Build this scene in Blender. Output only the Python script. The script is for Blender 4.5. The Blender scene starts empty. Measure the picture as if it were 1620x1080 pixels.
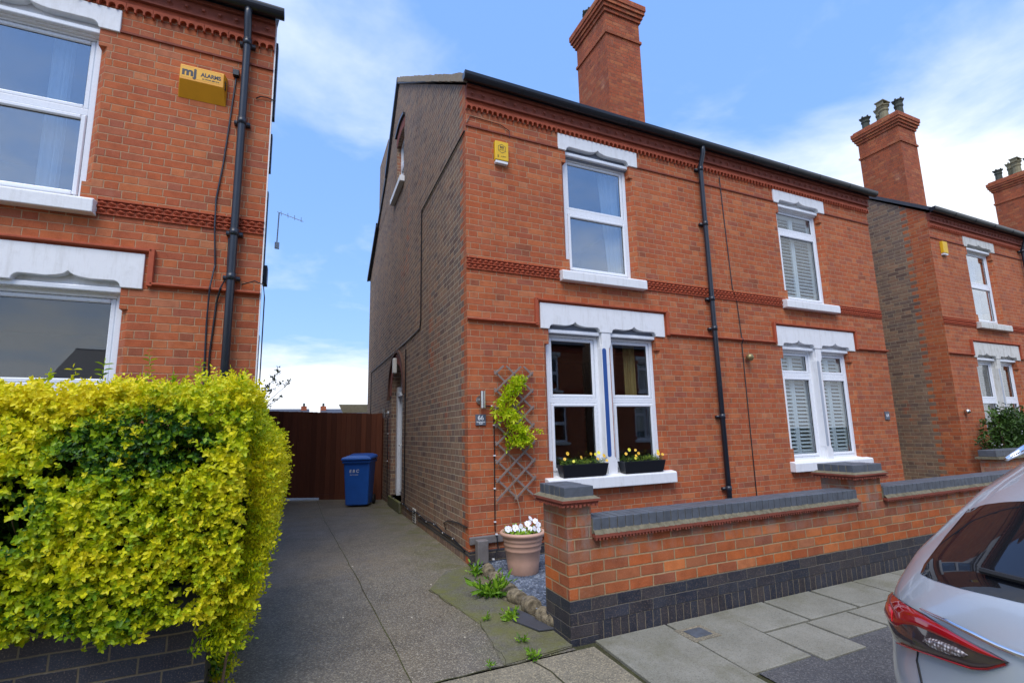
import bpy, bmesh, math, random
import numpy as np
from mathutils import Vector, Matrix
R = math.radians
random.seed(7)
S = bpy.context.scene
COL = S.collection

# ------------------------------------------------------------------ camera
cd = bpy.data.cameras.new('camera'); cam = bpy.data.objects.new('camera', cd); COL.objects.link(cam)
cd.sensor_width = 36; cd.lens = 755/1620*36; cd.shift_y = 27/1620; cd.clip_start = .05; cd.clip_end = 2000
rx = Vector((0.9159766, -0.400604, -0.02243457)); ry = Vector((0.04073824, 0.1484816, -0.98807571)); rz = Vector((0.3991582, 0.90414028, 0.15232557))
m = Matrix((rx, -ry, -rz)).transposed().to_4x4(); m.translation = Vector((-1.8044795, -5.42198972, 1.47))
cam.matrix_world = m; S.camera = cam

# ------------------------------------------------------------------ world: sky with drifting cloud
SUN_EL, SUN_AZ = 56, 214      # azimuth measured clockwise from +Y (the depth of the plots)
W = bpy.data.worlds.new('World'); S.world = W; W.use_nodes = True
wn, wl = W.node_tree.nodes, W.node_tree.links
wn.clear()
sky = wn.new('ShaderNodeTexSky'); sky.sky_type = 'NISHITA'; sky.sun_disc = False
sky.sun_elevation = R(SUN_EL); sky.sun_rotation = R(SUN_AZ); sky.air_density = 1.6; sky.dust_density = .4; sky.ozone_density = 3.5
SKYS = .125
def wm(op, *a, clamp=False):
    n = wn.new('ShaderNodeMath'); n.operation = op; n.use_clamp = clamp
    for i, v in enumerate(a):
        if isinstance(v, (int, float)): n.inputs[i].default_value = v
        else: wl.new(v, n.inputs[i])
    return n.outputs[0]
tc = wn.new('ShaderNodeTexCoord'); sp = wn.new('ShaderNodeSeparateXYZ'); wl.new(tc.outputs['Generated'], sp.inputs[0])
zc = wm('MAXIMUM', wm('ADD', sp.outputs[2], .12), .05)
cb = wn.new('ShaderNodeCombineXYZ'); wl.new(wm('DIVIDE', sp.outputs[0], zc), cb.inputs[0]); wl.new(wm('DIVIDE', sp.outputs[1], zc), cb.inputs[1])
def wnoise(sc, det, rough, dist, off):
    mp = wn.new('ShaderNodeMapping'); mp.inputs['Location'].default_value = off; wl.new(cb.outputs[0], mp.inputs[0])
    n = wn.new('ShaderNodeTexNoise'); n.inputs['Scale'].default_value = sc; n.inputs['Detail'].default_value = det
    n.inputs['Roughness'].default_value = rough; n.inputs['Distortion'].default_value = dist; wl.new(mp.outputs[0], n.inputs[0])
    return n.outputs[0]
n1 = wnoise(.75, 7, .55, .25, (3.1, 1.7, 0)); n2 = wnoise(2.6, 6, .6, .3, (0, 5, 2))
# more cloud towards the horizon and to the right of the street
low = wm('SUBTRACT', 1.0, wm('MULTIPLY', sp.outputs[2], 2.6), clamp=True)
dx = wm('MULTIPLY', wm('MAXIMUM', wm('SUBTRACT', sp.outputs[0], .42), 0), 2.4)
dz = wm('SUBTRACT', 1.0, wm('MULTIPLY', wm('ABSOLUTE', wm('SUBTRACT', sp.outputs[2], .30)), 4.2), clamp=True)
dens = wm('ADD', wm('ADD', wm('MULTIPLY', n1, 1.25), wm('MULTIPLY', n2, .42)), wm('ADD', wm('MULTIPLY', wm('POWER', low, 2.6), .85), wm('MULTIPLY', wm('MINIMUM', dx, 1), wm('MULTIPLY', dz, .34))))
mask = wm('MULTIPLY', wm('SUBTRACT', dens, .785), 2.7, clamp=True)
mask = wm('MULTIPLY', wm('POWER', mask, 1.25), .93)
mx = wn.new('ShaderNodeMix'); mx.data_type = 'RGBA'; wl.new(mask, mx.inputs['Factor'])
hs = wn.new('ShaderNodeHueSaturation'); hs.inputs['Saturation'].default_value = 1.0; hs.inputs['Value'].default_value = 1.0
wl.new(sky.outputs[0], hs.inputs['Color'])
air = wn.new('ShaderNodeMix'); air.data_type = 'RGBA'; air.inputs['Factor'].default_value = .72; wl.new(hs.outputs[0], air.inputs['A'])
air.inputs['B'].default_value = (.135/SKYS, .275/SKYS, .65/SKYS, 1); wl.new(air.outputs['Result'], mx.inputs['A'])
mx.inputs['B'].default_value = (.64/SKYS, .67/SKYS, .72/SKYS, 1)
bg = wn.new('ShaderNodeBackground'); bg.inputs['Strength'].default_value = SKYS; wl.new(mx.outputs['Result'], bg.inputs[0])
wo = wn.new('ShaderNodeOutputWorld'); wl.new(bg.outputs[0], wo.inputs[0])

# ------------------------------------------------------------------ sun behind thin cloud
sl = bpy.data.lights.new('sun', 'SUN'); sl.energy = 1.6; sl.angle = R(36); sl.color = (1, .94, .86)
so = bpy.data.objects.new('sun', sl); COL.objects.link(so)
az = R(SUN_AZ); dirv = Vector((math.sin(az)*math.cos(R(SUN_EL)), math.cos(az)*math.cos(R(SUN_EL)), math.sin(R(SUN_EL))))
so.rotation_euler = dirv.to_track_quat('Z', 'Y').to_euler(); so.location = (0, -6, 14)
S.view_settings.view_transform = 'Standard'; S.view_settings.look = 'None'; S.view_settings.gamma = 1
S.view_settings.use_curve_mapping = False; S.view_settings.exposure = 0.92
S.cycles.max_bounces = 8; S.cycles.transparent_max_bounces = 12

# ------------------------------------------------------------------ node helper
def lin(r, g, b):
    f = lambda c: ((c/255+.055)/1.055)**2.4 if c > 10 else c/255/12.92
    return (f(r), f(g), f(b), 1)
class NT:
    def __init__(s, name):
        s.mat = bpy.data.materials.new(name); s.mat.use_nodes = True
        s.n, s.l = s.mat.node_tree.nodes, s.mat.node_tree.links
        s.b = s.n['Principled BSDF']; s.o = s.n['Material Output']; s._tc = None
    def put(s, sock, v):
        if isinstance(v, (int, float)): sock.default_value = v
        elif isinstance(v, tuple): sock.default_value = v if len(v) != 3 or sock.type == 'VECTOR' else v + (1,)
        else: s.l.new(v, sock)
    def m(s, op, *a, clamp=False):
        n = s.n.new('ShaderNodeMath'); n.operation = op; n.use_clamp = clamp
        for i, v in enumerate(a): s.put(n.inputs[i], v)
        return n.outputs[0]
    def tc(s, k='Object'):
        if s._tc is None: s._tc = s.n.new('ShaderNodeTexCoord')
        return s._tc.outputs[k]
    def sep(s, v):
        n = s.n.new('ShaderNodeSeparateXYZ'); s.l.new(v, n.inputs[0]); return n.outputs
    def comb(s, x, y, z):
        n = s.n.new('ShaderNodeCombineXYZ')
        for i, v in enumerate((x, y, z)): s.put(n.inputs[i], v)
        return n.outputs[0]
    def noise(s, scale, detail=3, rough=.5, vec=None, dist=0, out=0):
        n = s.n.new('ShaderNodeTexNoise'); s.l.new(vec or s.tc(), n.inputs['Vector'])
        n.inputs['Scale'].default_value = scale; n.inputs['Detail'].default_value = detail
        n.inputs['Roughness'].default_value = rough; n.inputs['Distortion'].default_value = dist
        return n.outputs[out]
    def scaled(s, x, y, z, vec=None):
        n = s.n.new('ShaderNodeMapping'); s.l.new(vec or s.tc(), n.inputs[0]); n.inputs['Scale'].default_value = (x, y, z); return n.outputs[0]
    def vor(s, scale, feature='F1', vec=None, out='Distance', rand=1):
        n = s.n.new('ShaderNodeTexVoronoi'); s.l.new(vec or s.tc(), n.inputs['Vector']); n.feature = feature
        n.inputs['Scale'].default_value = scale; n.inputs['Randomness'].default_value = rand; return n.outputs[out]
    def ramp(s, f, pts, interp='LINEAR'):
        n = s.n.new('ShaderNodeValToRGB'); n.color_ramp.interpolation = interp; e = n.color_ramp.elements
        while len(e) < len(pts): e.new(.5)
        for i, (p, c) in enumerate(pts):
            e[i].position = p; e[i].color = c if isinstance(c, tuple) else (c, c, c, 1)
        s.l.new(f, n.inputs[0]); return n.outputs[0]
    def mix(s, f, a, b, mode='MIX'):
        n = s.n.new('ShaderNodeMix'); n.data_type = 'RGBA'; n.blend_type = mode
        s.put(n.inputs['Factor'], f); s.put(n.inputs['A'], a); s.put(n.inputs['B'], b); return n.outputs['Result']
    def wn(s, v):
        n = s.n.new('ShaderNodeTexWhiteNoise'); s.l.new(v, n.inputs['Vector']); return n.outputs
    def bump(s, h, strength=.5, dist=.01, base=None):
        n = s.n.new('ShaderNodeBump'); n.inputs['Strength'].default_value = strength; n.inputs['Distance'].default_value = dist
        s.l.new(h, n.inputs['Height'])
        if base is not None: s.l.new(base, n.inputs['Normal'])
        return n.outputs[0]
    def fin(s, color=None, rough=None, normal=None, metal=None, spec=None, **k):
        if color is not None: s.put(s.b.inputs['Base Color'], color)
        if rough is not None: s.put(s.b.inputs['Roughness'], rough)
        if normal is not None: s.l.new(normal, s.b.inputs['Normal'])
        if metal is not None: s.put(s.b.inputs['Metallic'], metal)
        if spec is not None: s.put(s.b.inputs['Specular IOR Level'], spec)
        for kk, v in k.items(): s.put(s.b.inputs[kk.replace('_', ' ')], v)
        return s.mat

# ------------------------------------------------------------------ materials
def brick(name, cols, mortar, h=.08, L=.235, bond='flemish', joint=.009, side=None, sidemortar=None, quoin=0, dirt=.22, rough=.85, v0=0., bump=.9, cap=None):
    """brick bond laid out in the object's own metres; side palette for faces that look along x, with toothed corner bricks"""
    t = NT(name); P = t.tc(); N = t.sep(t.tc('Normal'))
    wob = t.noise(5, 2, .5, out=1)
    sub = t.n.new('ShaderNodeVectorMath'); sub.operation = 'SUBTRACT'; t.l.new(wob, sub.inputs[0]); sub.inputs[1].default_value = (.5, .5, .5)
    mad = t.n.new('ShaderNodeVectorMath'); mad.operation = 'MULTIPLY_ADD'; t.l.new(sub.outputs[0], mad.inputs[0]); mad.inputs[1].default_value = (.012, .012, .010); t.l.new(P, mad.inputs[2])
    x, y, z = t.sep(mad.outputs[0])
    ax = t.m('GREATER_THAN', t.m('ABSOLUTE', N[0]), .6); az_ = t.m('GREATER_THAN', t.m('ABSOLUTE', N[2]), .7)
    mixf = lambda f, a, b: t.m('ADD', t.m('MULTIPLY', a, t.m('SUBTRACT', 1, f)), t.m('MULTIPLY', b, f))
    hor = mixf(ax, x, y); ver = mixf(az_, t.m('SUBTRACT', z, v0), y)
    vv = t.m('DIVIDE', ver, h); row = t.m('FLOOR', vv); fv = t.m('FRACT', vv)
    rr = t.wn(t.comb(row, 3.3, 1.7))[0]
    if bond == 'flemish': Pd, s_ = L*1.5, .6667
    elif bond == 'soldier': Pd, s_ = h_s, 1
    else: Pd, s_ = L, 1.0
    u = t.m('ADD', t.m('ADD', t.m('DIVIDE', hor, Pd), t.m('MULTIPLY', row, .5)), t.m('MULTIPLY', rr, .12 if bond != 'soldier' else 0))
    fu = t.m('FRACT', u); iu = t.m('FLOOR', u); ish = t.m('GREATER_THAN', fu, s_)
    du = t.m('MULTIPLY', t.m('MINIMUM', t.m('MINIMUM', fu, t.m('SUBTRACT', 1, fu)), t.m('ABSOLUTE', t.m('SUBTRACT', fu, s_))) if s_ < 1 else t.m('MINIMUM', fu, t.m('SUBTRACT', 1, fu)), Pd)
    dv = t.m('MULTIPLY', t.m('MINIMUM', fv, t.m('SUBTRACT', 1, fv)), h)
    d = t.m('MINIMUM', du, dv)
    fine = t.noise(60, 4, .6)
    dd = t.m('ADD', d, t.m('MULTIPLY', t.m('SUBTRACT', fine, .5), .006))
    brickm = t.m('MULTIPLY', t.m('SUBTRACT', dd, joint*.5-.0015), 1/.003, clamp=True)   # 1 on brick
    idn = t.wn(t.comb(t.m('ADD', iu, t.m('MULTIPLY', ish, .37)), row, t.m('MULTIPLY', ax, 5.0)))
    n = len(cols); br = t.ramp(idn[0], [((i+.5)/n, c) for i, c in enumerate(cols)], 'LINEAR')
    mort = mortar
    if side:
        k = len(side); bs = t.ramp(idn[0], [((i+.5)/k, c) for i, c in enumerate(side)], 'LINEAR')
        big = t.ramp(t.noise(.55, 3, .6, vec=t.scaled(1, 1.6, .5)), [(.62, 0.), (.76, 1.)])
        bs = t.mix(t.m('MULTIPLY', t.sep(big)[0], t.m('GREATER_THAN', idn[0], .45)), bs, br)
        tooth = t.m('ADD', quoin, t.m('MULTIPLY', t.m('FRACT', t.m('MULTIPLY', row, .5)), .24))
        isq = t.m('LESS_THAN', y, tooth)
        f = t.m('MULTIPLY', t.m('MAXIMUM', ax, t.m('GREATER_THAN', y, .3)), t.m('SUBTRACT', 1, isq))
        br = t.mix(f, br, bs); mort = t.mix(f, mortar, sidemortar or mortar)
    if not name.startswith('blue'): br = t.mix(t.m('MULTIPLY', t.m('GREATER_THAN', idn[0], .965), .35), br, lin(92, 62, 54)); br = t.mix(t.m('MULTIPLY', t.m('LESS_THAN', t.sep(idn[1])[1], .05), .22), br, lin(206, 150, 110))
    # each brick's own wear and fired-clay variation
    v1 = t.noise(9, 4, .65); 
    br = t.mix(t.m('MULTIPLY', t.ramp(v1, [(.42, 0.), (.7, 1.)]), .45), br, t.mix(1., br, (.45, .38, .38, 1), 'MULTIPLY'))
    br = t.mix(t.m('MULTIPLY', t.ramp(t.noise(130, 2, .7), [(.55, 0.), (.75, 1.)]), .3), br, (.6, .42, .3, 1))
    c = t.mix(brickm, t.mix(t.noise(25, 3), mort, t.mix(1., mort, (.55, .5, .45, 1), 'MULTIPLY')), br)
    if cap:                                          # lime and lichen bloom below a coping
        z0c, z1c, cc = cap
        g = t.m('MULTIPLY', t.m('DIVIDE', t.m('SUBTRACT', z, z0c), z1c-z0c, clamp=True), t.ramp(t.noise(6, 5, .7, vec=t.scaled(1, 1, .5)), [(.42, 0.), (.62, 1.)]))
        c = t.mix(t.m('MULTIPLY', g, .75), c, cc)
    st = t.ramp(t.noise(.8, 5, .65, vec=t.scaled(1, 1, .35)), [(.35, (1, 1, 1, 1)), (.75, (1-dirt, 1-dirt*1.05, 1-dirt*1.1, 1))])
    c = t.mix(1., c, st, 'MULTIPLY')
    pal = t.ramp(t.noise(1.9, 6, .7, vec=t.scaled(1, 1, .8)), [(.60, 0.), (.78, 1.)])                       # faint lime bloom and sooty patches
    c = t.mix(t.m('MULTIPLY', t.sep(pal)[0], .22 if not name.startswith('blue') else .10), c, lin(206, 176, 150))
    soot = t.ramp(t.noise(2.7, 6, .75, vec=t.scaled(1.6, 1.6, .45)), [(.62, 0.), (.80, 1.)])
    c = t.mix(t.m('MULTIPLY', t.sep(soot)[0], .46), c, lin(84, 58, 48))
    hgt = t.m('ADD', t.m('MULTIPLY', brickm, 1.0), t.m('ADD', t.m('MULTIPLY', fine, .35), t.m('MULTIPLY', idn[0], .25)))
    return t.fin(c, t.m('ADD', rough-.05, t.m('MULTIPLY', fine, .1)), t.bump(hgt, bump, .005), spec=.25)
h_s = .0765
FR = [lin(182, 94, 57), lin(191, 104, 62), lin(172, 90, 60), lin(187, 97, 55), lin(197, 116, 72), lin(166, 93, 69), lin(189, 102, 59), lin(182, 100, 65)]
SD = [lin(142, 116, 97), lin(130, 109, 97), lin(152, 119, 96), lin(116, 101, 93), lin(148, 121, 100), lin(158, 128, 103), lin(136, 112, 94), lin(126, 105, 94)]
GW = [lin(182, 98, 54), lin(200, 108, 52), lin(162, 92, 60), lin(172, 90, 50), lin(206, 120, 66), lin(150, 90, 66), lin(192, 100, 50), lin(166, 102, 68)]
BL = [lin(50, 55, 66), lin(60, 63, 72), lin(54, 54, 61), lin(72, 68, 70), lin(46, 51, 64), lin(62, 65, 76)]
M = {}
M['brick'] = brick('orange_red_brick', FR, lin(204, 164, 130), side=SD, sidemortar=lin(214, 202, 176), quoin=.12, joint=.0085)
M['brick_gable'] = brick('brown_gable_brick', FR, lin(204, 164, 130), side=SD, sidemortar=lin(196, 182, 154), quoin=.36, joint=.0085)
M['brick_chimney'] = brick('chimney_brick', [lin(184, 96, 60), lin(170, 88, 58), lin(192, 112, 70), lin(160, 86, 62), lin(178, 92, 58)], lin(150, 112, 88), joint=.008, dirt=.35)
M['brick_garden'] = brick('garden_wall_brick', GW, lin(190, 160, 122), h=.085, L=.228, bond='stretcher', joint=.012, v0=-.007, cap=(.45, .68, lin(150, 138, 128)))
M['brick_blue'] = brick('blue_engineering_brick', BL, lin(122, 116, 104), h=.085, L=.228, bond='stretcher', joint=.006, v0=-.007, dirt=.2, rough=.45, bump=.6)
M['brick_blue_pale'] = brick('blue_brick_with_pale_joints', BL, lin(128, 118, 98), h=.085, L=.24, bond='stretcher', joint=.009, v0=.03, dirt=.2, rough=.45, bump=.6)
M['brick_soldier'] = brick('blue_soldier_brick', BL, lin(138, 128, 110), h=.30, L=.1, bond='soldier', joint=.007, v0=-.15, dirt=.2, rough=.45, bump=.6)

def plain(name, col, rough=.6, var=.15, scale=12, bumps=.15, metal=None, spec=None, dark=None, dist=.004, coat=None):
    t = NT(name); n = t.noise(scale, 5, .6)
    c = t.mix(t.m('MULTIPLY', t.ramp(n, [(.35, 0.), (.7, 1.)]), var if dark is None else 1.0), col, dark or t_dark(col))
    f = t.noise(scale*9, 3, .6)
    t.fin(c, t.m('ADD', rough-.06, t.m('MULTIPLY', f, .12)), t.bump(f, bumps, dist), metal, spec)
    if coat: t.b.inputs['Coat Weight'].default_value = coat
    return t.mat
def t_dark(c): return (c[0]*.55, c[1]*.53, c[2]*.5, 1)
M['stone'] = plain('white_painted_stone', (.74, .76, .78, 1), .6, .30, 7, .25)
M['stone_old'] = plain('weathered_white_stone', (.60, .58, .54, 1), .75, .55, 9, .35)
def painted_stone(name, col, amt):
    t = NT(name); st = t.noise(3, 5, .7, vec=t.scaled(7, 7, .9)); bl = t.noise(9, 6, .7); fl = t.noise(26, 5, .75)
    c = t.mix(t.m('MULTIPLY', t.ramp(st, [(.5, 0.), (.72, 1.)]), .45*amt), col, lin(150, 142, 124)); c = t.mix(t.m('MULTIPLY', t.ramp(bl, [(.55, 0.), (.75, 1.)]), .4*amt), c, lin(136, 132, 120))
    c = t.mix(t.m('MULTIPLY', t.ramp(fl, [(.68, 0.), (.72, 1.)]), .7*amt), c, lin(128, 116, 100))
    return t.fin(c, .55, t.bump(t.m('ADD', t.m('MULTIPLY', fl, .5), bl), .35, .006), spec=.4)
M['stone'] = painted_stone('white_painted_stone', (.80, .81, .82, 1), .42); M['stone_old'] = painted_stone('weathered_white_stone', (.66, .65, .60, 1), 1.4)
M['pvc'] = plain('white_window_plastic', (.80, .83, .87, 1), .28, .05, 4, .02)
M['recess_grey'] = plain('grey_paint', (.20, .23, .29, 1), .5, .2, 6, .1)  # grey paint of the recess behind the lintel cut-outs
M['seal'] = plain('black_rubber_seal', (.02, .02, .022, 1), .6)
M['blue_paint'] = plain('deep_blue_paint', (.022, .085, .30, 1), .45, .1, 8, .05)
M['grey_paint'] = plain('pale_grey_paint', (.40, .44, .50, 1), .5, .1, 8, .05)
M['terracotta'] = plain('terracotta', lin(178, 84, 52), .8, .55, 14, .5)
M['terracotta_dark'] = plain('weathered_terracotta', lin(140, 72, 54), .85, .7, 10, .5)
M['lime'] = plain('lichened_mortar', lin(140, 132, 108), .95, .8, 26, .9, dist=.012)
M['blue_coping'] = plain('blue_brick_coping', lin(92, 98, 106), .5, .75, 13, .5)
M['black_plastic'] = plain('black_plastic', (.012, .014, .018, 1), .32, .2, 10, .08)
M['iron'] = plain('dark_blue_grey_pipe_paint', (.022, .028, .04, 1), .35, .3, 8, .12)
M['slate'] = plain('roof_slate', lin(72, 74, 82), .6, .5, 6, .4)
M['soot_brick'] = plain('sooty_moulded_brick', lin(96, 68, 54), .9, .6, 14, .5)
M['verge'] = plain('verge_mortar', lin(158, 142, 120), .95, .6, 20, .8)
M['steel'] = plain('brushed_steel', (.62, .62, .60, 1), .28, .1, 30, .05, metal=1)
M['white_paint'] = plain('white_paint', (.78, .78, .76, 1), .5, .15, 8, .05)
M['yellow'] = plain('yellow_alarm_plastic', lin(228, 156, 4), .5, .25, 6, .06)
M['yellow_pale'] = plain('pale_yellow_plastic', lin(232, 186, 24), .5, .2, 6, .06)
M['sticker'] = plain('pale_yellow_sticker', lin(234, 172, 24), .5, .2)
M['ink'] = plain('dark_lettering', (.012, .015, .03, 1), .5)
M['whiteink'] = plain('white_lettering', (.82, .84, .86, 1), .5)
M['plaque'] = plain('grey_slate_plaque', lin(92, 98, 110), .5, .2, 10, .1)
M['bin'] = plain('blue_bin_plastic', (.022, .13, .52, 1), .34, .25, 5, .12)
M['rubber'] = plain('black_rubber', (.015, .015, .016, 1), .7, .2)
M['pot'] = plain('terracotta_plastic', lin(204, 162, 140), .55, .35, 7, .1)
M['soil'] = plain('potting_soil', (.03, .02, .014, 1), .95, .6, 30, 1)
M['flower_white'] = plain('white_petals', (.85, .86, .92, 1), .5, .1, 20, .05)
M['flower_yellow'] = plain('yellow_petals', (.86, .50, .02, 1), .5, .2, 20, .05)
M['flower_lemon'] = plain('lemon_petals', (.85, .78, .05, 1), .5, .2, 20, .05)
M['trellis'] = plain('weathered_trellis_wood', lin(138, 122, 114), .85, .5, 18, .5)
M['stem'] = plain('woody_stem', lin(128, 104, 84), .9, .5, 30, .5)
M['log'] = plain('rough_edging_stone', lin(182, 166, 136), .95, 1, 22, 1, dark=lin(96, 86, 68), dist=.02)
M['curtain'] = plain('white_curtain', (.72, .74, .78, 1), .9, .1, 5, .1)
M['curtain_gold'] = plain('gold_curtain', (.42, .30, .10, 1), .9, .2, 5, .1)
M['shutter'] = plain('pale_shutter_paint', (.80, .83, .82, 1), .5, .08, 5, .03)
M['pot_clay'] = plain('buff_chimney_pot', lin(140, 132, 104), .9, .7, 9, .4)
M['pot_dark'] = plain('sooty_chimney_pot', lin(76, 80, 72), .9, .6, 9, .4)
M['chrome'] = plain('chrome', (.85, .86, .88, 1), .08, .02, 5, 0, metal=1)
M['tyre'] = plain('tyre_rubber', (.02, .02, .022, 1), .85, .2)
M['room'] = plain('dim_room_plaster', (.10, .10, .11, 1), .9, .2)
M['concrete_block'] = plain('grey_blue_brick_block', lin(118, 113, 112), .7, .6, 10, .5)

def glass(name, tint=(.75, .82, .86, 1), refl=2.2, base=.06):
    t = NT(name); t.n.remove(t.b)
    lw_ = t.n.new('ShaderNodeLayerWeight'); lw_.inputs['Blend'].default_value = .5; sch = t.m('ADD', .04, t.m('MULTIPLY', .96, t.m('POWER', lw_.outputs['Facing'], 5.0)))
    bw = t.bump(t.noise(1.3, 2, .5), .04, .02)
    tr = t.n.new('ShaderNodeBsdfTransparent'); tr.inputs[0].default_value = tint
    gl = t.n.new('ShaderNodeBsdfGlossy'); gl.inputs['Roughness'].default_value = .01; t.l.new(bw, gl.inputs['Normal'])
    mxs = t.n.new('ShaderNodeMixShader'); t.l.new(t.m('ADD', t.m('MULTIPLY', sch, refl), base, clamp=True), mxs.inputs[0])
    t.l.new(tr.outputs[0], mxs.inputs[1]); t.l.new(gl.outputs[0], mxs.inputs[2]); t.l.new(mxs.outputs[0], t.o.inputs[0]); return t.mat
M['glass'] = glass('window_glass', (.86, .9, .92, 1), 1.7, .02)
M['glass_up'] = glass('upstairs_window_glass', (.78, .86, .92, 1), 2.2, .20)
M['car_glass'] = glass('tinted_car_glass', (.16, .17, .18, 1), 1.8, .03)

def aggregate(name, c1, c2, c3, speck, rough=.9, damp=0, bumpd=.006, sc=110, speckamt=.55, moss=None):
    t = NT(name)
    big = t.noise(.55, 6, .6); mid = t.noise(4, 5, .6); v = t.vor(sc, out='Color'); vs = t.sep(v)[0]; vd = t.vor(sc)
    c = t.mix(t.ramp(big, [(.35, 0.), (.65, 1.)]), c1, c2); c = t.mix(t.m('MULTIPLY', t.ramp(mid, [(.4, 0.), (.7, 1.)]), .6), c, c3)
    c = t.mix(t.m('MULTIPLY', t.ramp(vs, [(.62, 0.), (.98, 1.)]), speckamt), c, speck)
    c = t.mix(t.m('MULTIPLY', t.ramp(vs, [(.02, 1.), (.25, 0.)]), .32), c, (.008, .008, .009, 1))
    if moss:
        mc, fn = moss; c = t.mix(fn(t), c, mc)
    r = t.m('SUBTRACT', rough, t.m('MULTIPLY', t.ramp(t.noise(.9, 3, .6), [(.45, 0.), (.7, 1.)]), damp))
    return t.fin(c, r, t.bump(t.m('ADD', t.m('MULTIPLY', vd, -1.), t.m('MULTIPLY', mid, .4)), .55, bumpd), spec=.4)
def mossfn(t):          # damp edge beside the house wall and around the joints
    x, y, z = t.sep(t.tc())
    e = t.m('SUBTRACT', 1, t.m('MULTIPLY', t.m('ABSOLUTE', t.m('ADD', x, .12)), 1.7), clamp=True)
    return t.m('MULTIPLY', t.m('MULTIPLY', e, t.ramp(t.noise(3.2, 6, .7), [(.38, 0.), (.62, 1.)])), .8)
M['drive'] = aggregate('worn_tarmac_drive', lin(106, 102, 94), lin(122, 111, 92), lin(88, 81, 70), lin(184, 174, 152), .62, .25, speckamt=.42, sc=105, bumpd=.009, moss=(lin(92, 92, 46), mossfn))
M['concrete'] = aggregate('exposed_aggregate_concrete', lin(134, 126, 108), lin(116, 110, 94), lin(102, 96, 80), lin(186, 172, 140), .9, .1, speckamt=.5, sc=120)
M['concrete_moss'] = aggregate('mossy_concrete', lin(108, 104, 92), lin(94, 92, 76), lin(82, 80, 64), lin(140, 136, 116), .9, .1, speckamt=.4, sc=120, moss=(lin(104, 106, 40), lambda t: t.m('MULTIPLY', t.ramp(t.noise(2.3, 6, .7), [(.42, 0.), (.62, 1.)]), .7)))
M['slab'] = aggregate('paving_slab', lin(142, 139, 126), lin(124, 123, 110), lin(110, 107, 92), lin(150, 150, 142), .85, .15, speckamt=.35, sc=160, bumpd=.003, moss=(lin(92, 90, 56), lambda t: t.m('MULTIPLY', t.ramp(t.noise(1.7, 6, .75), [(.5, 0.), (.72, 1.)]), .55)))
M['asphalt'] = aggregate('asphalt', lin(78, 78, 80), lin(90, 88, 86), lin(64, 64, 65), lin(136, 134, 130), .8, .15, sc=140, speckamt=.5)
M['moss'] = aggregate('joint_moss_and_dirt', lin(56, 52, 36), lin(78, 84, 34), lin(40, 36, 26), lin(90, 90, 60), .95)
M['kerb'] = aggregate('granite_kerb', lin(120, 118, 114), lin(100, 98, 94), lin(88, 88, 84), lin(160, 158, 150), .8)
M['gravel'] = aggregate('slate_chippings_bed', lin(84, 94, 110), lin(104, 114, 130), lin(62, 70, 84), lin(176, 184, 196), .7, sc=38, bumpd=.02)

def leafmat(name, ramp_pts, trans=.35, rough=.45):
    t = NT(name); a = t.n.new('ShaderNodeAttribute'); a.attribute_name = 'tint'; a.attribute_type = 'GEOMETRY'
    c = t.ramp(a.outputs['Fac'], ramp_pts)
    t.fin(c, rough, spec=.35)
    tl = t.n.new('ShaderNodeBsdfTranslucent'); t.l.new(c, tl.inputs[0])
    ms = t.n.new('ShaderNodeMixShader'); ms.inputs[0].default_value = trans
    t.l.new(t.b.outputs[0], ms.inputs[1]); t.l.new(tl.outputs[0], ms.inputs[2]); t.l.new(ms.outputs[0], t.o.inputs[0]); return t.mat
M['privet'] = leafmat('golden_privet_leaf', [(0, lin(28, 66, 18)), (.16, lin(52, 100, 22)), (.34, lin(126, 164, 22)), (.6, lin(190, 204, 24)), (.85, lin(230, 224, 26)), (1, lin(246, 232, 44))])
M['vine_leaf'] = leafmat('yellow_green_vine_leaf', [(0, lin(166, 200, 20)), (.6, lin(208, 228, 26)), (1, lin(236, 238, 60))], .4)
M['weed_leaf'] = leafmat('weed_leaf', [(0, lin(66, 118, 30)), (1, lin(150, 190, 50))])
M['dark_leaf'] = leafmat('dark_shrub_leaf', [(0, lin(24, 44, 20)), (1, lin(80, 112, 44))], .2)
M['bedding_leaf'] = leafmat('bedding_plant_leaf', [(0, lin(46, 74, 26)), (.6, lin(96, 128, 40)), (1, lin(150, 168, 60))])

def woodmat():
    t = NT('red_brown_fence_stain'); x, y, z = t.sep(t.tc())
    u = t.m('DIVIDE', x, .125); idn = t.wn(t.comb(t.m('FLOOR', u), 1.5, 0))[0]
    g = t.noise(2.2, 5, .65, vec=t.scaled(22, 22, 1))
    c = t.mix(g, lin(88, 50, 36), lin(134, 78, 54)); c = t.mix(t.m('MULTIPLY', idn, .6), c, lin(56, 30, 24))
    c = t.mix(t.m('MULTIPLY', t.ramp(t.noise(1.2, 5, .7, vec=t.scaled(3, 3, 1)), [(.55, 0.), (.8, 1.)]), .4), c, lin(120, 84, 60))
    return t.fin(c, .75, t.bump(g, .4, .004), spec=.25)
M['fence'] = woodmat()
def paintmat():
    t = NT('silver_car_paint'); fl = t.noise(900, 2, .6)
    t.fin((.46, .50, .54, 1), .28, None, .34, None); t.b.inputs['Coat Weight'].default_value = .9; t.b.inputs['Coat Roughness'].default_value = .04
    t.put(t.b.inputs['Roughness'], t.m('ADD', .24, t.m('MULTIPLY', fl, .12))); return t.mat
M['paint'] = paintmat()
def lampmat(name, col, rough=.08):
    t = NT(name); t.fin(col, rough); t.b.inputs['Coat Weight'].default_value = 1; return t.mat
M['lamp_red'] = lampmat('red_lamp_lens', (.32, .004, .008, 1)); M['lamp_dark'] = lampmat('smoked_lamp_lens', (.05, .035, .035, 1))
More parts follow.
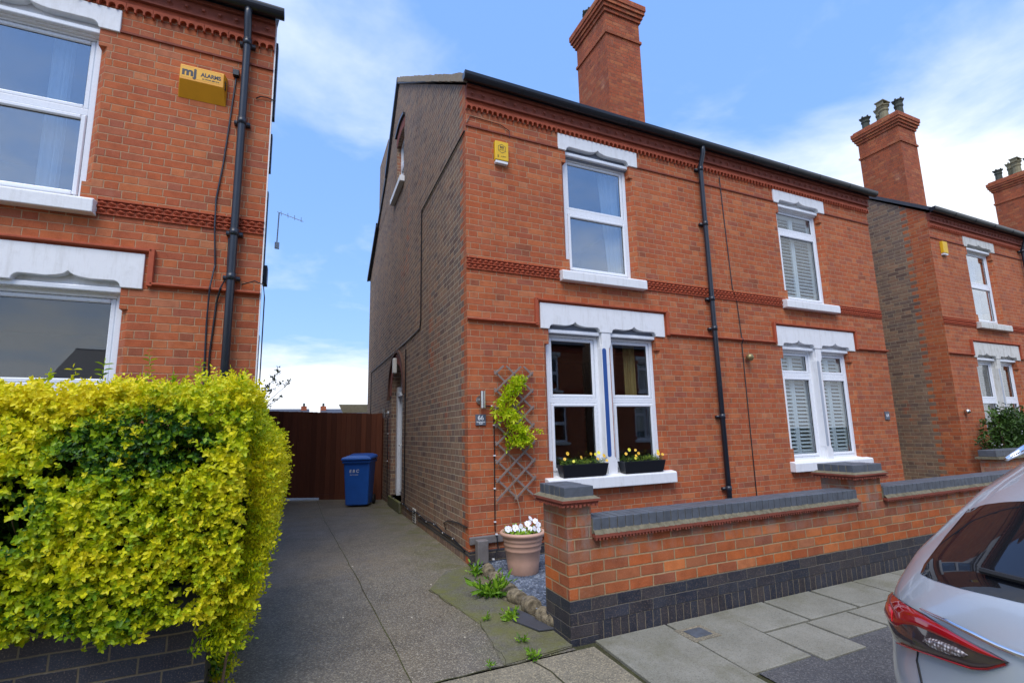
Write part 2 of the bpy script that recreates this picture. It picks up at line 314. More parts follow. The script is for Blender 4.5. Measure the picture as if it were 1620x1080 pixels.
def lens():
    t = NT('clear_lamp_reflector'); v = t.vor(95, rand=.25); c = t.mix(t.ramp(v, [(.1, 1.), (.55, 0.)]), lin(96, 84, 82), lin(214, 208, 206))
    t.fin(c, .15, t.bump(v, .8, .01)); t.b.inputs['Coat Weight'].default_value = 1; return t.mat
M['lamp_clear'] = lens()
M['lamp_bright'] = lampmat('bright_red_reflector', (.6, .01, .015, 1), .15)

# ------------------------------------------------------------------ mesh helper
class MB:
    def __init__(s): s.v = []; s.f = []
    def add(s, vs, fs):
        o = len(s.v); s.v += [tuple(v) for v in vs]; s.f += [tuple(i+o for i in f) for f in fs]; return s
    def box(s, x0, x1, y0, y1, z0, z1):
        return s.add([(x0, y0, z0), (x1, y0, z0), (x1, y1, z0), (x0, y1, z0), (x0, y0, z1), (x1, y0, z1), (x1, y1, z1), (x0, y1, z1)],
                     [(0, 3, 2, 1), (4, 5, 6, 7), (0, 1, 5, 4), (1, 2, 6, 5), (2, 3, 7, 6), (3, 0, 4, 7)])
    def prism(s, pts, a, b, axis='y'):          # polygon in the plane across axis, swept a..b
        n = len(pts)
        def P(p, c): return (p[0], c, p[1]) if axis == 'y' else ((c, p[0], p[1]) if axis == 'x' else (p[0], p[1], c))
        vs = [P(p, a) for p in pts]+[P(p, b) for p in pts]
        return s.add(vs, [tuple(range(n)), tuple(range(2*n-1, n-1, -1))]+[(i, n+i, n+(i+1) % n, (i+1) % n) for i in range(n)])
    def quad(s, *p): return s.add(p, [tuple(range(len(p)))])
    def tube(s, path, r, n=8, closed=False, flat=1.0):
        path = [Vector(p) for p in path]; N = len(path); rings = []
        up = Vector((0, 0, 1))
        for i, p in enumerate(path):
            d = (path[min(i+1, N-1)]-path[max(i-1, 0)]).normalized()
            a = d.cross(up)
            if a.length < .1: a = d.cross(Vector((0, 1, 0)))
            a.normalize(); b = a.cross(d).normalized()
            rr = r[i] if isinstance(r, (list, tuple)) else r
            rings.append([p+a*math.cos(2*math.pi*k/n)*rr+b*math.sin(2*math.pi*k/n)*rr*flat for k in range(n)])
        vs = [q for g in rings for q in g]
        fs = [(i*n+k, i*n+(k+1) % n, (i+1)*n+(k+1) % n, (i+1)*n+k) for i in range(N-1) for k in range(n)]
        fs += [tuple(range(n-1, -1, -1)), tuple((N-1)*n+k for k in range(n))]
        return s.add(vs, fs)
    def lathe(s, prof, c, n=32):
        vs = [(c[0]+r*math.cos(2*math.pi*k/n), c[1]+r*math.sin(2*math.pi*k/n), c[2]+z) for r, z in prof for k in range(n)]
        fs = [(i*n+k, i*n+(k+1) % n, (i+1)*n+(k+1) % n, (i+1)*n+k) for i in range(len(prof)-1) for k in range(n)]
        return s.add(vs, fs)
    def build(s, name, mat, parent=None, bevel=0, smooth=False, seg=2, fix=False):
        me = bpy.data.meshes.new(name); me.from_pydata(s.v, [], s.f); me.materials.append(mat)
        if fix:
            bm = bmesh.new(); bm.from_mesh(me); bmesh.ops.remove_doubles(bm, verts=bm.verts, dist=1e-5); bmesh.ops.recalc_face_normals(bm, faces=bm.faces); bm.to_mesh(me); bm.free()
        me.update()
        if smooth: me.shade_smooth() if hasattr(me, 'shade_smooth') else [setattr(p, 'use_smooth', True) for p in me.polygons]
        o = bpy.data.objects.new(name, me); COL.objects.link(o)
        if parent is not None: o.parent = parent
        if bevel:
            b = o.modifiers.new('bevel', 'BEVEL'); b.width = bevel; b.segments = seg; b.limit_method = 'ANGLE'; b.angle_limit = R(40)
        return o
def tag(o, label=None, cat=None, group=None, kind=None):
    if label: o['label'] = label
    if cat: o['category'] = cat
    if group: o['group'] = group
    if kind: o['kind'] = kind
    return o
def empty(name, loc=(0, 0, 0), rot=0):
    o = bpy.data.objects.new(name, None); COL.objects.link(o); o.location = loc; o.rotation_euler = (0, 0, rot); o.empty_display_size = .1; return o
def copy_tree(o, parent=None):
    c = o.copy(); COL.objects.link(c)
    if parent: c.parent = parent
    for ch in list(o.children): copy_tree(ch, c)
    return c
def text(name, body, size, mat, parent, loc, rot, extrude=.0015, sx=1, bold=0, align='CENTER', shear=0):
    cu = bpy.data.curves.new(name, 'FONT'); cu.body = body; cu.size = size; cu.extrude = extrude; cu.offset = bold; cu.align_x = align; cu.align_y = 'CENTER'; cu.shear = shear
    o = bpy.data.objects.new(name, cu); COL.objects.link(o)
    dg = bpy.context.evaluated_depsgraph_get(); me = bpy.data.meshes.new_from_object(o.evaluated_get(dg)); bpy.data.objects.remove(o)
    me.materials.clear(); me.materials.append(mat)
    o = bpy.data.objects.new(name, me); COL.objects.link(o); o.location = loc; o.rotation_euler = rot; o.scale = (sx, 1, 1)
    if parent: o.parent = parent
    return o

def foliage(name, mat, P, D, size, parent=None, pairs=3, tint=None, spread=.9, length=1.0, width=.5, curl=.25, seed=1):
    """leafy sprigs: P roots, D directions; every sprig carries opposite leaf pairs and a tip leaf"""
    rg = np.random.default_rng(seed); n = len(P); P = np.asarray(P, float); D = np.asarray(D, float); D /= np.linalg.norm(D, axis=1)[:, None]
    A = rg.normal(size=(n, 3)); A = np.cross(D, A); A /= np.linalg.norm(A, axis=1)[:, None]; B = np.cross(D, A)
    base, ldir, lnor, lsz, lt = [], [], [], [], []
    tn = tint if tint is not None else rg.random(n)
    sz = size*(.55+.9*rg.random(n)**1.3)
    for k in range(pairs):
        w = 1-.25*k/max(pairs, 1)
        ax = A if k % 2 == 0 else B
        for sgn in (-1, 1):
            fw = .45+.25*k/pairs
            d = D*fw+ax*sgn*spread+rg.normal(size=(n, 3))*.22; d /= np.linalg.norm(d, axis=1)[:, None]
            nn = D*1.0-ax*sgn*.3+rg.normal(size=(n, 3))*.25; nn -= d*np.sum(nn*d, 1)[:, None]; nn /= np.linalg.norm(nn, axis=1)[:, None]
            base.append(P+D*(sz*length*(k*.55))[:, None]); ldir.append(d); lnor.append(nn); lsz.append(sz*w*(.8+.4*rg.random(n))); lt.append(tn+rg.normal(size=n)*.07+.05*k)
    d = D+rg.normal(size=(n, 3))*.3; d /= np.linalg.norm(d, axis=1)[:, None]; nn = A.copy(); nn -= d*np.sum(nn*d, 1)[:, None]; nn /= np.linalg.norm(nn, axis=1)[:, None]
    base.append(P+D*(sz*length*pairs*.55)[:, None]); ldir.append(d); lnor.append(nn); lsz.append(sz*.7); lt.append(tn+.1)
    base = np.concatenate(base); ldir = np.concatenate(ldir); lnor = np.concatenate(lnor); lsz = np.concatenate(lsz)[:, None]; lt = np.clip(np.concatenate(lt), 0, 1)
    sd = np.cross(ldir, lnor)
    p0 = base; tip = base+ldir*lsz-lnor*lsz*curl*.5
    l1 = base+ldir*lsz*.3+sd*lsz*width*.46+lnor*lsz*.09; l2 = base+ldir*lsz*.7+sd*lsz*width*.40+lnor*lsz*.05
    r1 = base+ldir*lsz*.3-sd*lsz*width*.46+lnor*lsz*.09; r2 = base+ldir*lsz*.7-sd*lsz*width*.40+lnor*lsz*.05
    N = len(base); V = np.stack([p0, l1, l2, tip, r2, r1], 1).reshape(-1, 3)
    i = np.arange(N)[:, None]*6
    F = np.concatenate([i+np.array([[0, 1, 2, 3]]), i+np.array([[0, 3, 4, 5]])], 1).reshape(-1)
    me = bpy.data.meshes.new(name); me.vertices.add(len(V)); me.vertices.foreach_set('co', V.reshape(-1).astype(np.float32))
    me.loops.add(len(F)); me.loops.foreach_set('vertex_index', F.astype(np.int32)); me.polygons.add(N*2)
    me.polygons.foreach_set('loop_start', (np.arange(N*2)*4).astype(np.int32)); me.polygons.foreach_set('loop_total', np.full(N*2, 4, np.int32))
    at = me.attributes.new('tint', 'FLOAT', 'POINT'); at.data.foreach_set('value', np.repeat(lt, 6).astype(np.float32))
    me.update(calc_edges=True); me.materials.append(mat)
    o = bpy.data.objects.new(name, me); COL.objects.link(o)
    if parent is not None: o.parent = parent
    return o

# ------------------------------------------------------------------ ground, road, pavements
def flat(name, pts, z, mat, kind='structure'):
    o = MB().add([(x, y, z if isinstance(z, (int, float)) else z(x, y)) for x, y in pts], [tuple(range(len(pts)))]).build(name, mat); return tag(o, kind=kind)
gz = lambda x, y: -.004+(.016*y if y < 0 else 0)
def slope_sheet(name, x0, x1, y0, y1, dz, mat, nx=4, ny=12):
    b = MB(); vs = [(x0+(x1-x0)*i/nx, y0+(y1-y0)*j/ny, gz(0, y0+(y1-y0)*j/ny)+dz) for j in range(ny+1) for i in range(nx+1)]
    b.add(vs, [(j*(nx+1)+i, j*(nx+1)+i+1, (j+1)*(nx+1)+i+1, (j+1)*(nx+1)+i) for j in range(ny) for i in range(nx)])
    return tag(b.build(name, mat), kind='structure')
flat('ground', [(-400, -400), (400, -400), (400, 400), (-400, 400)], -.30, M['moss'])
flat('road', [(-90, -11.6), (90, -11.6), (90, -3.9), (-90, -3.9)], -.165, M['asphalt'])
slope_sheet('driveway', -2.75, .02, -2.28, 14, .0, M['drive'])
slope_sheet('driveway_apron', -2.75, .16, -3.9, -2.296, .0, M['concrete'], 3, 4)
slope_sheet('front_yard', -2.75-7, -2.76, -2.2, 14, -.012, M['concrete_moss'])
slope_sheet('front_yard', .02, 40, -2.2, 14, -.022, M['concrete_moss'], 20, 8)
slope_sheet('pavement_bed', -40, 40, -3.9, -2.1, -.02, M['moss'], 8, 6)
slope_sheet('pavement', -40, -2.76, -3.9, -2.2, .0, M['slab'], 8, 4)
slope_sheet('tarmac_patch', .9, 40, -3.9, -2.9, -.010, M['asphalt'], 8, 4)
tag(MB().box(-60, 60, -4.03, -3.9, -.3, -.06).build('kerb', M['kerb'], bevel=.012), kind='structure')
tag(MB().box(-60, 60, -11.73, -11.6, -.3, -.06).build('kerb', M['kerb'], bevel=.012), kind='structure')
flat('pavement', [(-60, -14), (60, -14), (60, -11.73), (-60, -11.73)], -.055, M['slab'])
# slabs: each one a bevelled stone, one paving surface
b = MB(); rs = random.Random(5)
def slab(x0, x1, y0, y1, sk=0):
    j = .006; t = rs.uniform(-.003, .004); n0 = len(b.v)
    xs = [(x0+j, y0+j), (x1-j, y0+j), (x1-j+sk, y1-j), (x0+j+sk, y1-j)]
    c = .006
    top = [(x0+j+c, y0+j+c), (x1-j-c, y0+j+c), (x1-j-c+sk, y1-j-c), (x0+j+c+sk, y1-j-c)]
    b.add([(x, y, gz(x, y)-.03+t) for x, y in xs]+[(x, y, gz(x, y)-.004+t) for x, y in xs]+[(x, y, gz(x, y)+t) for x, y in top],
          [(0, 1, 5, 4), (1, 2, 6, 5), (2, 3, 7, 6), (3, 0, 4, 7), (4, 5, 9, 8), (5, 6, 10, 9), (6, 7, 11, 10), (7, 4, 8, 11), (8, 9, 10, 11)])
slab(.17, .82, -3.9, -2.21, .05)
slab(.83, 1.36, -3.03, -2.21, .10) if 0 else None
slab(.84, 1.40, -3.04, -2.21, .04)
slab(1.42, 1.86, -3.12, -2.66); slab(1.42, 1.94, -2.65, -2.21); slab(1.88, 2.36, -2.98, -2.66); slab(1.96, 2.55, -2.65, -2.21)
xx = 2.38
for i in range(14):
    w_ = rs.choice([.6, .75, .9]); slab(xx, xx+w_, -2.98, -2.66); slab(xx+.2, xx+.2+w_, -2.65, -2.21); xx += w_+.01
tag(b.build('paving_slabs', M['slab']), kind='structure')
# cracks and joints in the drive
cr = MB()
def crack(pts, w=.012):
    w *= .7
    for (xa, ya), (xb, yb) in zip(pts, pts[1:]):
        d = Vector((xb-xa, yb-ya)); n = Vector((-d.y, d.x)).normalized()*w*.5
        zz = lambda x, y: gz(x, y)+.004
        cr.quad((xa-n.x, ya-n.y, zz(xa, ya)), (xb-n.x, yb-n.y, zz(xb, yb)), (xb+n.x, yb+n.y, zz(xb, yb)), (xa+n.x, ya+n.y, zz(xa, ya)))
def wob(p, q, n, a):
    return [(p[0]+(q[0]-p[0])*i/n+rs.uniform(-a, a), p[1]+(q[1]-p[1])*i/n+rs.uniform(-a, a)) for i in range(n+1)]
crack(wob((-1.11, -2.28), (-1.36, 4.1), 26, .006), .010)
crack(wob((-1.36, 4.1), (-2.7, 4.0), 8, .008), .008)
crack(wob((-1.36, 4.1), (-1.4, 7.2), 8, .008), .008)
crack(wob((-2.7, -2.29), (-.32, -2.285), 24, .012), .018)
crack(wob((-.32, -2.29), (.03, -2.24), 6, .01), .015)
crack(wob((-.5, -2.28), (-.42, -1.55), 8, .02)+wob((-.42, -1.55), (-.62, -.6), 10, .02), .012)
crack(wob((-.32, -2.3), (-.2, -3.0), 8, .012), .014)
tag(cr.build('drive_joints', M['moss']), kind='structure')
flat('mossy_haunch', [(-.44, -1.6), (-.52, -2.27), (.03, -2.22), (.05, -1.9), (-.05, -1.5), (-.12, -.7), (-.03, -.05), (-.3, -.1), (-.6, -.6)], lambda x, y: gz(x, y)+.004, M['concrete_moss'])
fk = MB(); rf_ = random.Random(77)
def chip0(m, x, y, z, s, r):
    a = r.uniform(0, 6.28); m.add([(x+s*r.uniform(.5, 1)*math.cos(a+k*1.256), y+s*r.uniform(.5, 1)*math.sin(a+k*1.256), z) for k in range(5)]+[(x, y, z+s*.4)], [(k, (k+1) % 5, 5) for k in range(5)])
for i in range(420):
    x = rf_.uniform(-2.0, .0); y = -2.28+3.6*rf_.random()**1.7; chip0(fk, x, y, gz(x, y), rf_.uniform(.002, .006), rf_)
for x, y in ((-1.42, -.95), (-.55, -.45), (-.62, -1.75), (-1.2, .6), (-.9, -1.2)): chip0(fk, x, y, gz(x, y), .014, rf_)
tag(fk.build('grit', plain('pale_grit', lin(196, 188, 168), .8, .4, 40, .2)), kind='stuff')
# slate chippings: a bed with loose stones on top
tag(MB().add([(x, y, .012) for x, y in ((.02, -.02), (.03, -.9), (.06, -1.86), (4.2, -1.95), (8.6, -1.95), (8.6, -.02))], [tuple(range(6))]).build('gravel_bed', M['gravel']), kind='structure')
g = MB(); rg = random.Random(3)
def chip(m, x, y, z, s, r):
    a = r.uniform(0, 6.28); h = s*r.uniform(.3, .6); t = r.uniform(-.4, .4)
    vs = []
    for k in range(5):
        an = a+k*1.256+r.uniform(-.3, .3); rr = s*r.uniform(.5, .8); vs.append((x+rr*math.cos(an), y+rr*math.sin(an), z+t*rr*math.cos(an)))
    vs.append((x+r.uniform(-.2, .2)*s, y, z+h)); m.add(vs, [(k, (k+1) % 5, 5) for k in range(5)])
for i in range(5200):
    x = rg.uniform(.04, 1.0); y = rg.uniform(-1.85, -.04); chip(g, x, y, .012+rg.uniform(0, .006), rg.uniform(.008, .019), rg)
tag(g.build('slate_chippings', M['gravel']), kind='stuff')

# ------------------------------------------------------------------ houses
def wall_grid(mb, x0, x1, z0, z1, holes, y=0, extra_x=(), back=False):
    xs = sorted({x0, x1, *[h[0] for h in holes], *[h[1] for h in holes], *extra_x}); zs = sorted({z0, z1, *[h[2] for h in holes], *[h[3] for h in holes]})
    xs = [v for v in xs if x0 <= v <= x1]
    for a, c in zip(xs, xs[1:]):
        for d, e in zip(zs, zs[1:]):
            mx_, mz = (a+c)/2, (d+e)/2
            if any(h[0] < mx_ < h[1] and h[2] < mz < h[3] for h in holes): continue
            q = [(a, y, d), (c, y, d), (c, y, e), (a, y, e)]
            mb.quad(*(q[::-1] if back else q))
def opening(mb, x0, x1, z0, z1, dep=.13, c=.07, za=None, zb=None, left=True, right=True):
    """reveals with stop-chamfered jambs; returns the holes to leave in the wall face"""
    holes = [(x0, x1, z0, z1)]
    mb.quad((x0, 0, z1), (x1, 0, z1), (x1, dep, z1), (x0, dep, z1)); mb.quad((x0, 0, z0), (x0, dep, z0), (x1, dep, z0), (x1, 0, z0))
    for on, xe, s in ((left, x0, -1), (right, x1, 1)):
        zs = [(z0, z1)]
        if on and za:
            xo = xe+s*c; holes.append((min(xe, xo), max(xe, xo), za, zb)); zs = [(z0, za), (zb, z1)]
            mb.quad((xo, 0, za), (xe, .09, za), (xe, .09, zb), (xo, 0, zb)); mb.quad((xe, .09, za), (xe, dep, za), (xe, dep, zb), (xe, .09, zb))
            mb.quad((xo, 0, za), (xe, 0, za), (xe, .09, za)); mb.quad((xo, 0, zb), (xe, .09, zb), (xe, 0, zb))
        for a, d in zs: mb.quad((xe, 0, a), (xe, dep, a), (xe, dep, d), (xe, 0, d))
    return holes
def ogee(xa, xb, zb, ze, zp):
    xm = (xa+xb)/2; r = (ze-zb); p = [(xa, zb)]
    p += [(xa+r*.9*(1-math.cos(a)), zb+r*math.sin(a)) for a in (R(25), R(50), R(75), R(90))]
    p += [(xm-.16, ze-.004), (xm-.09, ze+.006), (xm-.035, ze+(zp-ze)*.42), (xm-.010, ze+(zp-ze)*.8), (xm, zp)]
    return p+[(xa+xb-x, z) for x, z in reversed(p[:-1])]
def lintel_poly(x0, x1, z0, z1, cuts):
    p = [(x1, z0), (x1, z1), (x0, z1), (x0, z0)]
    for c in cuts: p += ogee(*c)
    return p
def frame(mb, x0, x1, z0, z1, w, y0, y1, wb=None, wt=None):
    wb = wb or w; wt = wt or w
    mb.box(x0, x0+w, y0, y1, z0, z1); mb.box(x1-w, x1, y0, y1, z0, z1)
    mb.box(x0+w, x1-w, y0, y1, z0, z0+wb); mb.box(x0+w, x1-w, y0, y1, z1-wt, z1)
def window(root, x0, x1, z0, z1, t0, t1, gm, y=.095, name='window', top_only=False):
    f = MB(); frame(f, x0, x1, z0, z1, .05, y, y+.07, .05, .05)
    f.box(x0+.05, x1-.05, y+.004, y+.07, t0+.045, t1-.045)                       # transom
    w = f.build(name, M['pvc'], root, bevel=.006)
    s1 = MB(); frame(s1, x0+.053, x1-.053, t1-.042, z1-.053, .043, y+.012, y+.06); s1.build('sash', M['pvc'], w, bevel=.009, seg=1)
    s2 = MB(); frame(s2, x0+.053, x1-.053, z0+.053, t0+.042, .043, y-.010, y+.05); s2.build('sash', M['pvc'], w, bevel=.009, seg=1)
    for a, c, yy in ((t1, z1-.095, y+.03), (z0+.095, t0, y+.02)):
        g_ = MB(); frame(g_, x0+.094, x1-.094, a-.002, c+.002, .006, yy-.004, yy+.012); g_.build('glazing_seal', M['seal'], w)
        MB().box(x0+.094, x1-.094, yy, yy+.004, a-.004, c+.004).build('pane', gm, w)
    return w
def pyramids(mb, x0, x1, z0, z1, y=-.004, p=.075, h=.034):
    n = max(1, round((x1-x0)/p)); p = (x1-x0)/n
    for r_ in range(2):
        za = z0+(z1-z0)*r_/2+.004; zb = z0+(z1-z0)*(r_+1)/2-.004; zm = (za+zb)/2
        for i in range(n):
            a = x0+i*p+.002; c = x0+(i+1)*p-.002; xm = (a+c)/2
            o = len(mb.v); mb.v += [(a, y, zm), (xm, y, za), (c, y, zm), (xm, y, zb), (xm, y-h, zm), (a, y, za), (c, y, za), (a, y, zb), (c, y, zb)]
            mb.f += [(o, o+1, o+4), (o+1, o+2, o+4), (o+2, o+3, o+4), (o+3, o, o+4)]
            for q in ((o+5, o+1, o), (o+6, o+2, o+1), (o+7, o, o+3), (o+8, o+3, o+2)):
                mb.f.append(q)
            # raised corner leaves of the tile
            for (cx, cz) in ((a, za), (c, za), (a, zb), (c, zb)):
                mx_, mz = (cx+xm)/2, (cz+zm)/2
                mb.add([(cx, y-.016, cz), (cx, y-.002, mz+(mz-zm)*.1), (mx_, y-.002, cz)], [(0, 1, 2), (2, 1, 0)])
        mb.box(x0, x1, y-.018, 0, zb, zb+.008) if r_ == 0 else None
    mb.box(x0, x1, y-.012, 0, z0-.004, z0+.006); mb.box(x0, x1, y-.016, 0, z1-.004, z1+.006)
def string_run(mb, pts, w=.045, d=.045):
    for (xa, za), (xb, zb) in zip(pts, pts[1:]):
        if za == zb:
            x0, x1 = min(xa, xb), max(xa, xb); mb.prism([(-.001, za), (-d, za+w*.35), (-d, za+w*.8), (-.001, za+w)], x0, x1, 'x')
        else:
            z0, z1 = min(za, zb), max(za, zb); mb.box(xa-w*.5, xa+w*.5, -d, 0, z0, z1+w)
def eaves(root, x0, x1):
    c = MB(); c.box(x0, x1, -.03, 0, 5.745, 5.80)
    n = round((x1-x0)/.225)
    p = (x1-x0)/n
    for i in range(n):
        a = x0+i*p+.002; e = a+p-.004; w_ = (e-a)/3; pts = [(a, 5.744), (a, 5.660)]
        for k in range(3):
            cx = a+w_*(k+.5); r_ = w_*.40
            pts += [(cx-r_*math.cos(t), 5.660+.026+r_*math.sin(t)) if 0 < j < 8 else (cx-r_*math.cos(t), 5.660) for j, t in enumerate([0]+[math.pi*q/6 for q in range(7)]+[math.pi])]
        pts += [(e, 5.660), (e, 5.744)]; c.prism(pts, -.040, 0)
    c.build('arcaded_course', M['terracotta'], root)
    r_ = MB(); r_.box(x0, x1, -.055, 0, 5.803, 5.945); r_.box(x0, x1, -.09, 0, 5.946, 5.985); r_.box(x0, x1, -.068, 0, 5.796, 5.812)
    n = round((x1-x0)/.15); p = (x1-x0)/n
    for i in range(n):
        cx = x0+(i+.5)*p
        for rr, d in ((.040, .010), (.026, .030)):
            pr = [(cx+rr*math.cos(k*math.pi/5), 5.875+rr*math.sin(k*math.pi/5)) for k in range(10)]
            pi = [(cx+rr*.6*math.cos(k*math.pi/5), 5.875+rr*.6*math.sin(k*math.pi/5)) for k in range(10)]
            r_.add([(a, -.055, z) for a, z in pr]+[(a, -.055-d, z) for a, z in pi], [(k, (k+1) % 10, 10+(k+1) % 10, 10+k) for k in range(10)]+[tuple(range(10, 20))])
    r_.build('rosette_frieze', M['terracotta_dark'], root)
def prof_z(y):                               # side elevation of the gable, main roof then rear wing
    P = [(0, 6.02), (4.92, 9.70), (6.45, 8.12), (7.8, 7.32), (9.5, 6.3)]
    for (a, za), (c, zc_) in zip(P, P[1:]):
        if y <= c+1e-6: return za+(zc_-za)*(y-a)/(c-a)
    return 6.3
def chimney(root, x, y0=2.0, y1=3.15, w=.9, dark=False, nz=0):
    c = MB(); x0, x1 = x-w/2, x+w/2
    c.box(x0, x1, y0, y1, 6.6, 10.42); c.box(x0-.03, x1+.03, y0-.03, y1+.03, 9.90, 9.96)
    for i in range(3): c.box(x0-.035*(i+1), x1+.035*(i+1), y0-.035*(i+1), y1+.035*(i+1), 10.42+.085*i, 10.498+.085*i)
    for i in range(3): c.box(x0-.035*i-.0, x1+.035*i, y0-.035*i, y1+.035*i, 10.495+.085*i, 10.508+.085*i)
    c.box(x0-.125, x1+.125, y0-.125, y1+.125, 10.675, 10.80)
    c.box(x0-.07, x1+.07, y0-.07, y1+.07, 10.80, 10.86)
    ch = c.build('chimney', M['brick_chimney'], root)
    fl = MB().prism([(x0-.02, 10.86), (x1+.02, 10.86), (x1-.15, 10.93), (x0+.15, 10.93)], y0, y1).build('flaunching', M['lime'], ch)
    specs = [(.13, .62, 1), (.15, .52, 0), (.12, .66, 0), (.13, .45, 1)][:4]
    for i, (r_, h, dk) in enumerate(specs):
        yy = y0+.17+(y1-y0-.34)*i/3; xx = x+(-.18 if i % 2 else .14)
        pr = [(r_*1.05, 0), (r_*1.05, h*.12), (r_*.85, h*.16), (r_*.78, h*.6), (r_*.95, h*.66), (r_*.95, h*.74), (r_*.82, h*.78), (r_*.95, h*.9), (r_*1.15, h*.95), (r_*1.15, h), (r_*.8, h), (r_*.75, h*.5)]
        q = MB().lathe(pr, (xx, yy, 10.9), 12)
        if i != 1:
            for k in range(6): q.box(xx+r_*1.05*math.cos(k*1.047)-.02, xx+r_*1.05*math.cos(k*1.047)+.02, yy+r_*1.05*math.sin(k*1.047)-.02, yy+r_*1.05*math.sin(k*1.047)+.02, 10.9+h-.01, 10.9+h+.035)
        else: q.box(xx-.2, xx+.2, yy-.13, yy+.13, 10.9+h+.10, 10.9+h+.13); q.box(xx-.17, xx-.14, yy-.1, yy+.1, 10.9+h-.02, 10.9+h+.10); q.box(xx+.14, xx+.17, yy-.1, yy+.1, 10.9+h-.02, 10.9+h+.10)
        q.build('chimney_pot', M['pot_dark'] if dk else M['pot_clay'], ch)
    return ch

def unit(side, transoms, label, group=None, gable_detail=False, lintel_fill='recess_grey', strip='grey_paint', stack=True, wide=0, pipe=False, glassu='glass_up', stone='stone', slant=0, brickm='brick', shut=False, x_end=None):
    root = empty('brick_house'); tag(root, label, 'house', group)
    L = side == 'L'; X0, X1 = (0, 4.25) if L else (4.25, 8.5)
    su, sl_ = (0, 0) if L else (4.375, 4.455)
    (ut0, ut1), (lt0, lt1) = transoms
    w = MB(); holes = []
    U = (1.49+su, 2.59+su, 3.60, 5.56); A = (1.12+sl_-wide, 1.965+sl_-wide, .87, 2.94); B = (2.075+sl_-wide, 2.89+sl_, .87, 2.94)
    holes += opening(w, *U, za=3.80, zb=5.24); holes += opening(w, *A, za=1.10, zb=2.60, right=False); holes += opening(w, *B, za=1.10, zb=2.60, left=False)
    wall_grid(w, X0, X1, -.25, 6.02, holes)
    # rear wall and gable
    w.quad((X1, 9.5, -.25), (X0, 9.5, -.25), (X0, 9.5, 6.3), (X1, 9.5, 6.3))
    gx = X0 if L else X1
    Ys = {0, 4.92, 6.45, 7.8, 9.5}
    ops = []
    if gable_detail:
        arch = lambda y: 2.32+.62*math.sqrt(max(0, 1-((y-4.66)/.62)**2))*(1 if 1 else 1)
        ops = [(4.04, 5.28, lambda y: .20, arch), (4.20, 5.05, lambda y: 6.93, lambda y: 8.08+.10*math.cos((y-4.62)*3.2))]
        for o_ in ops: Ys |= {o_[0]+(o_[1]-o_[0])*k/14 for k in range(15)}
    Ys = sorted(Ys)
    for a, c in zip(Ys, Ys[1:]):
        mid = (a+c)/2; segs = [((-.25, -.25))]
        zs = [(-.25, -.25)]
        for o_ in sorted([o for o in ops if o[0] < mid < o[1]], key=lambda o: o[2](mid)): zs += [(o_[2](a), o_[2](c)), (o_[3](a), o_[3](c))]
        zs.append((prof_z(a), prof_z(c)))
        for i in range(0, len(zs), 2):
            (p, q), (r_, s_) = zs[i], zs[i+1]; w.quad((gx, c, q), (gx, a, p), (gx, a, r_), (gx, c, s_))
    for o_ in ops:                            # reveals
        dep = .23 if o_[1] < 5.3 and o_[2](0) < 1 else .14
        yy = [o_[0]+(o_[1]-o_[0])*k/14 for k in range(15)]
        for a, c in zip(yy, yy[1:]): w.quad((0, a, o_[3](a)), (0, c, o_[3](c)), (dep, c, o_[3](c)), (dep, a, o_[3](a)))
        for e in (o_[0], o_[1]): w.quad((0, e, o_[2](e)), (dep, e, o_[2](e)), (dep, e, o_[3](e)), (0, e, o_[3](e)))
        w.quad((0, o_[0], o_[2](0)), (0, o_[1], o_[2](0)), (dep, o_[1], o_[2](0)), (dep, o_[0], o_[2](0)))
    if slant: w.v = [(x-slant*y if x > 8.2 and y > .01 else x, y, z) for x, y, z in w.v]
    w.build('wall', M[brickm], root)
    # lintels, mullion, sills
    ln = MB().prism(lintel_poly(1.37+su, 2.75+su, 5.42, 5.662, [(1.50+su, 2.58+su, 5.42, 5.485, 5.54)]), -.02, .058).build('lintel', M[stone], root, bevel=.006)
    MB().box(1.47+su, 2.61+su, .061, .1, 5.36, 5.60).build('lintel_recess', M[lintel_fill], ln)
    MB().box(1.49+su, 2.59+su, .02, .10, 5.375, 5.425).build('head_trim', M['pvc'], ln, bevel=.01)
    ll = MB().prism(lintel_poly(1.0+sl_-wide, 3.055+sl_, 2.80, 3.145, [(1.13+sl_-wide, 1.92+sl_-wide, 2.80, 2.86, 2.915), (2.115+sl_, 2.885+sl_, 2.80, 2.86, 2.915)]), -.02, .058).build('lintel', M[stone], root, bevel=.006)
    for a, c in ((1.12-wide, 1.93-wide), (2.11-wide, 2.89)):
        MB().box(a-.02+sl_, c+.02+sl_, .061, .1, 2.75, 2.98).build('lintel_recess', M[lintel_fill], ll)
        MB().box(a+sl_, c+sl_, .02, .10, 2.755, 2.805).build('head_trim', M['pvc'], ll, bevel=.01)
    sl0 = sl_; sl_ = sl_-wide
    mu = MB().prism([(1.945+sl_, .88), (2.095+sl_, .88), (2.095+sl_, 1.06), (2.06+sl_, 1.12), (2.06+sl_, 2.58), (2.095+sl_, 2.64), (2.095+sl_, 2.80), (1.945+sl_, 2.80), (1.945+sl_, 2.64), (1.93+sl_, 2.58), (1.93+sl_, 1.12), (1.945+sl_, 1.06)], -.012, .13).build('mullion', M[stone], root, bevel=.008)
    MB().box(1.935+sl_, 2.105+sl_, .03, .135, .88, 2.82).build('mullion_core', M[stone], mu)
    MB().prism([(1.970+.032*math.cos(t)+sl_, (2.55 if t < math.pi+.01 else 1.15)+.032*math.sin(t)) for t in [math.pi*k/8 for k in range(17)]], -.0155, -.010).build('inset_strip', M[strip], mu)
    sl_ = sl0
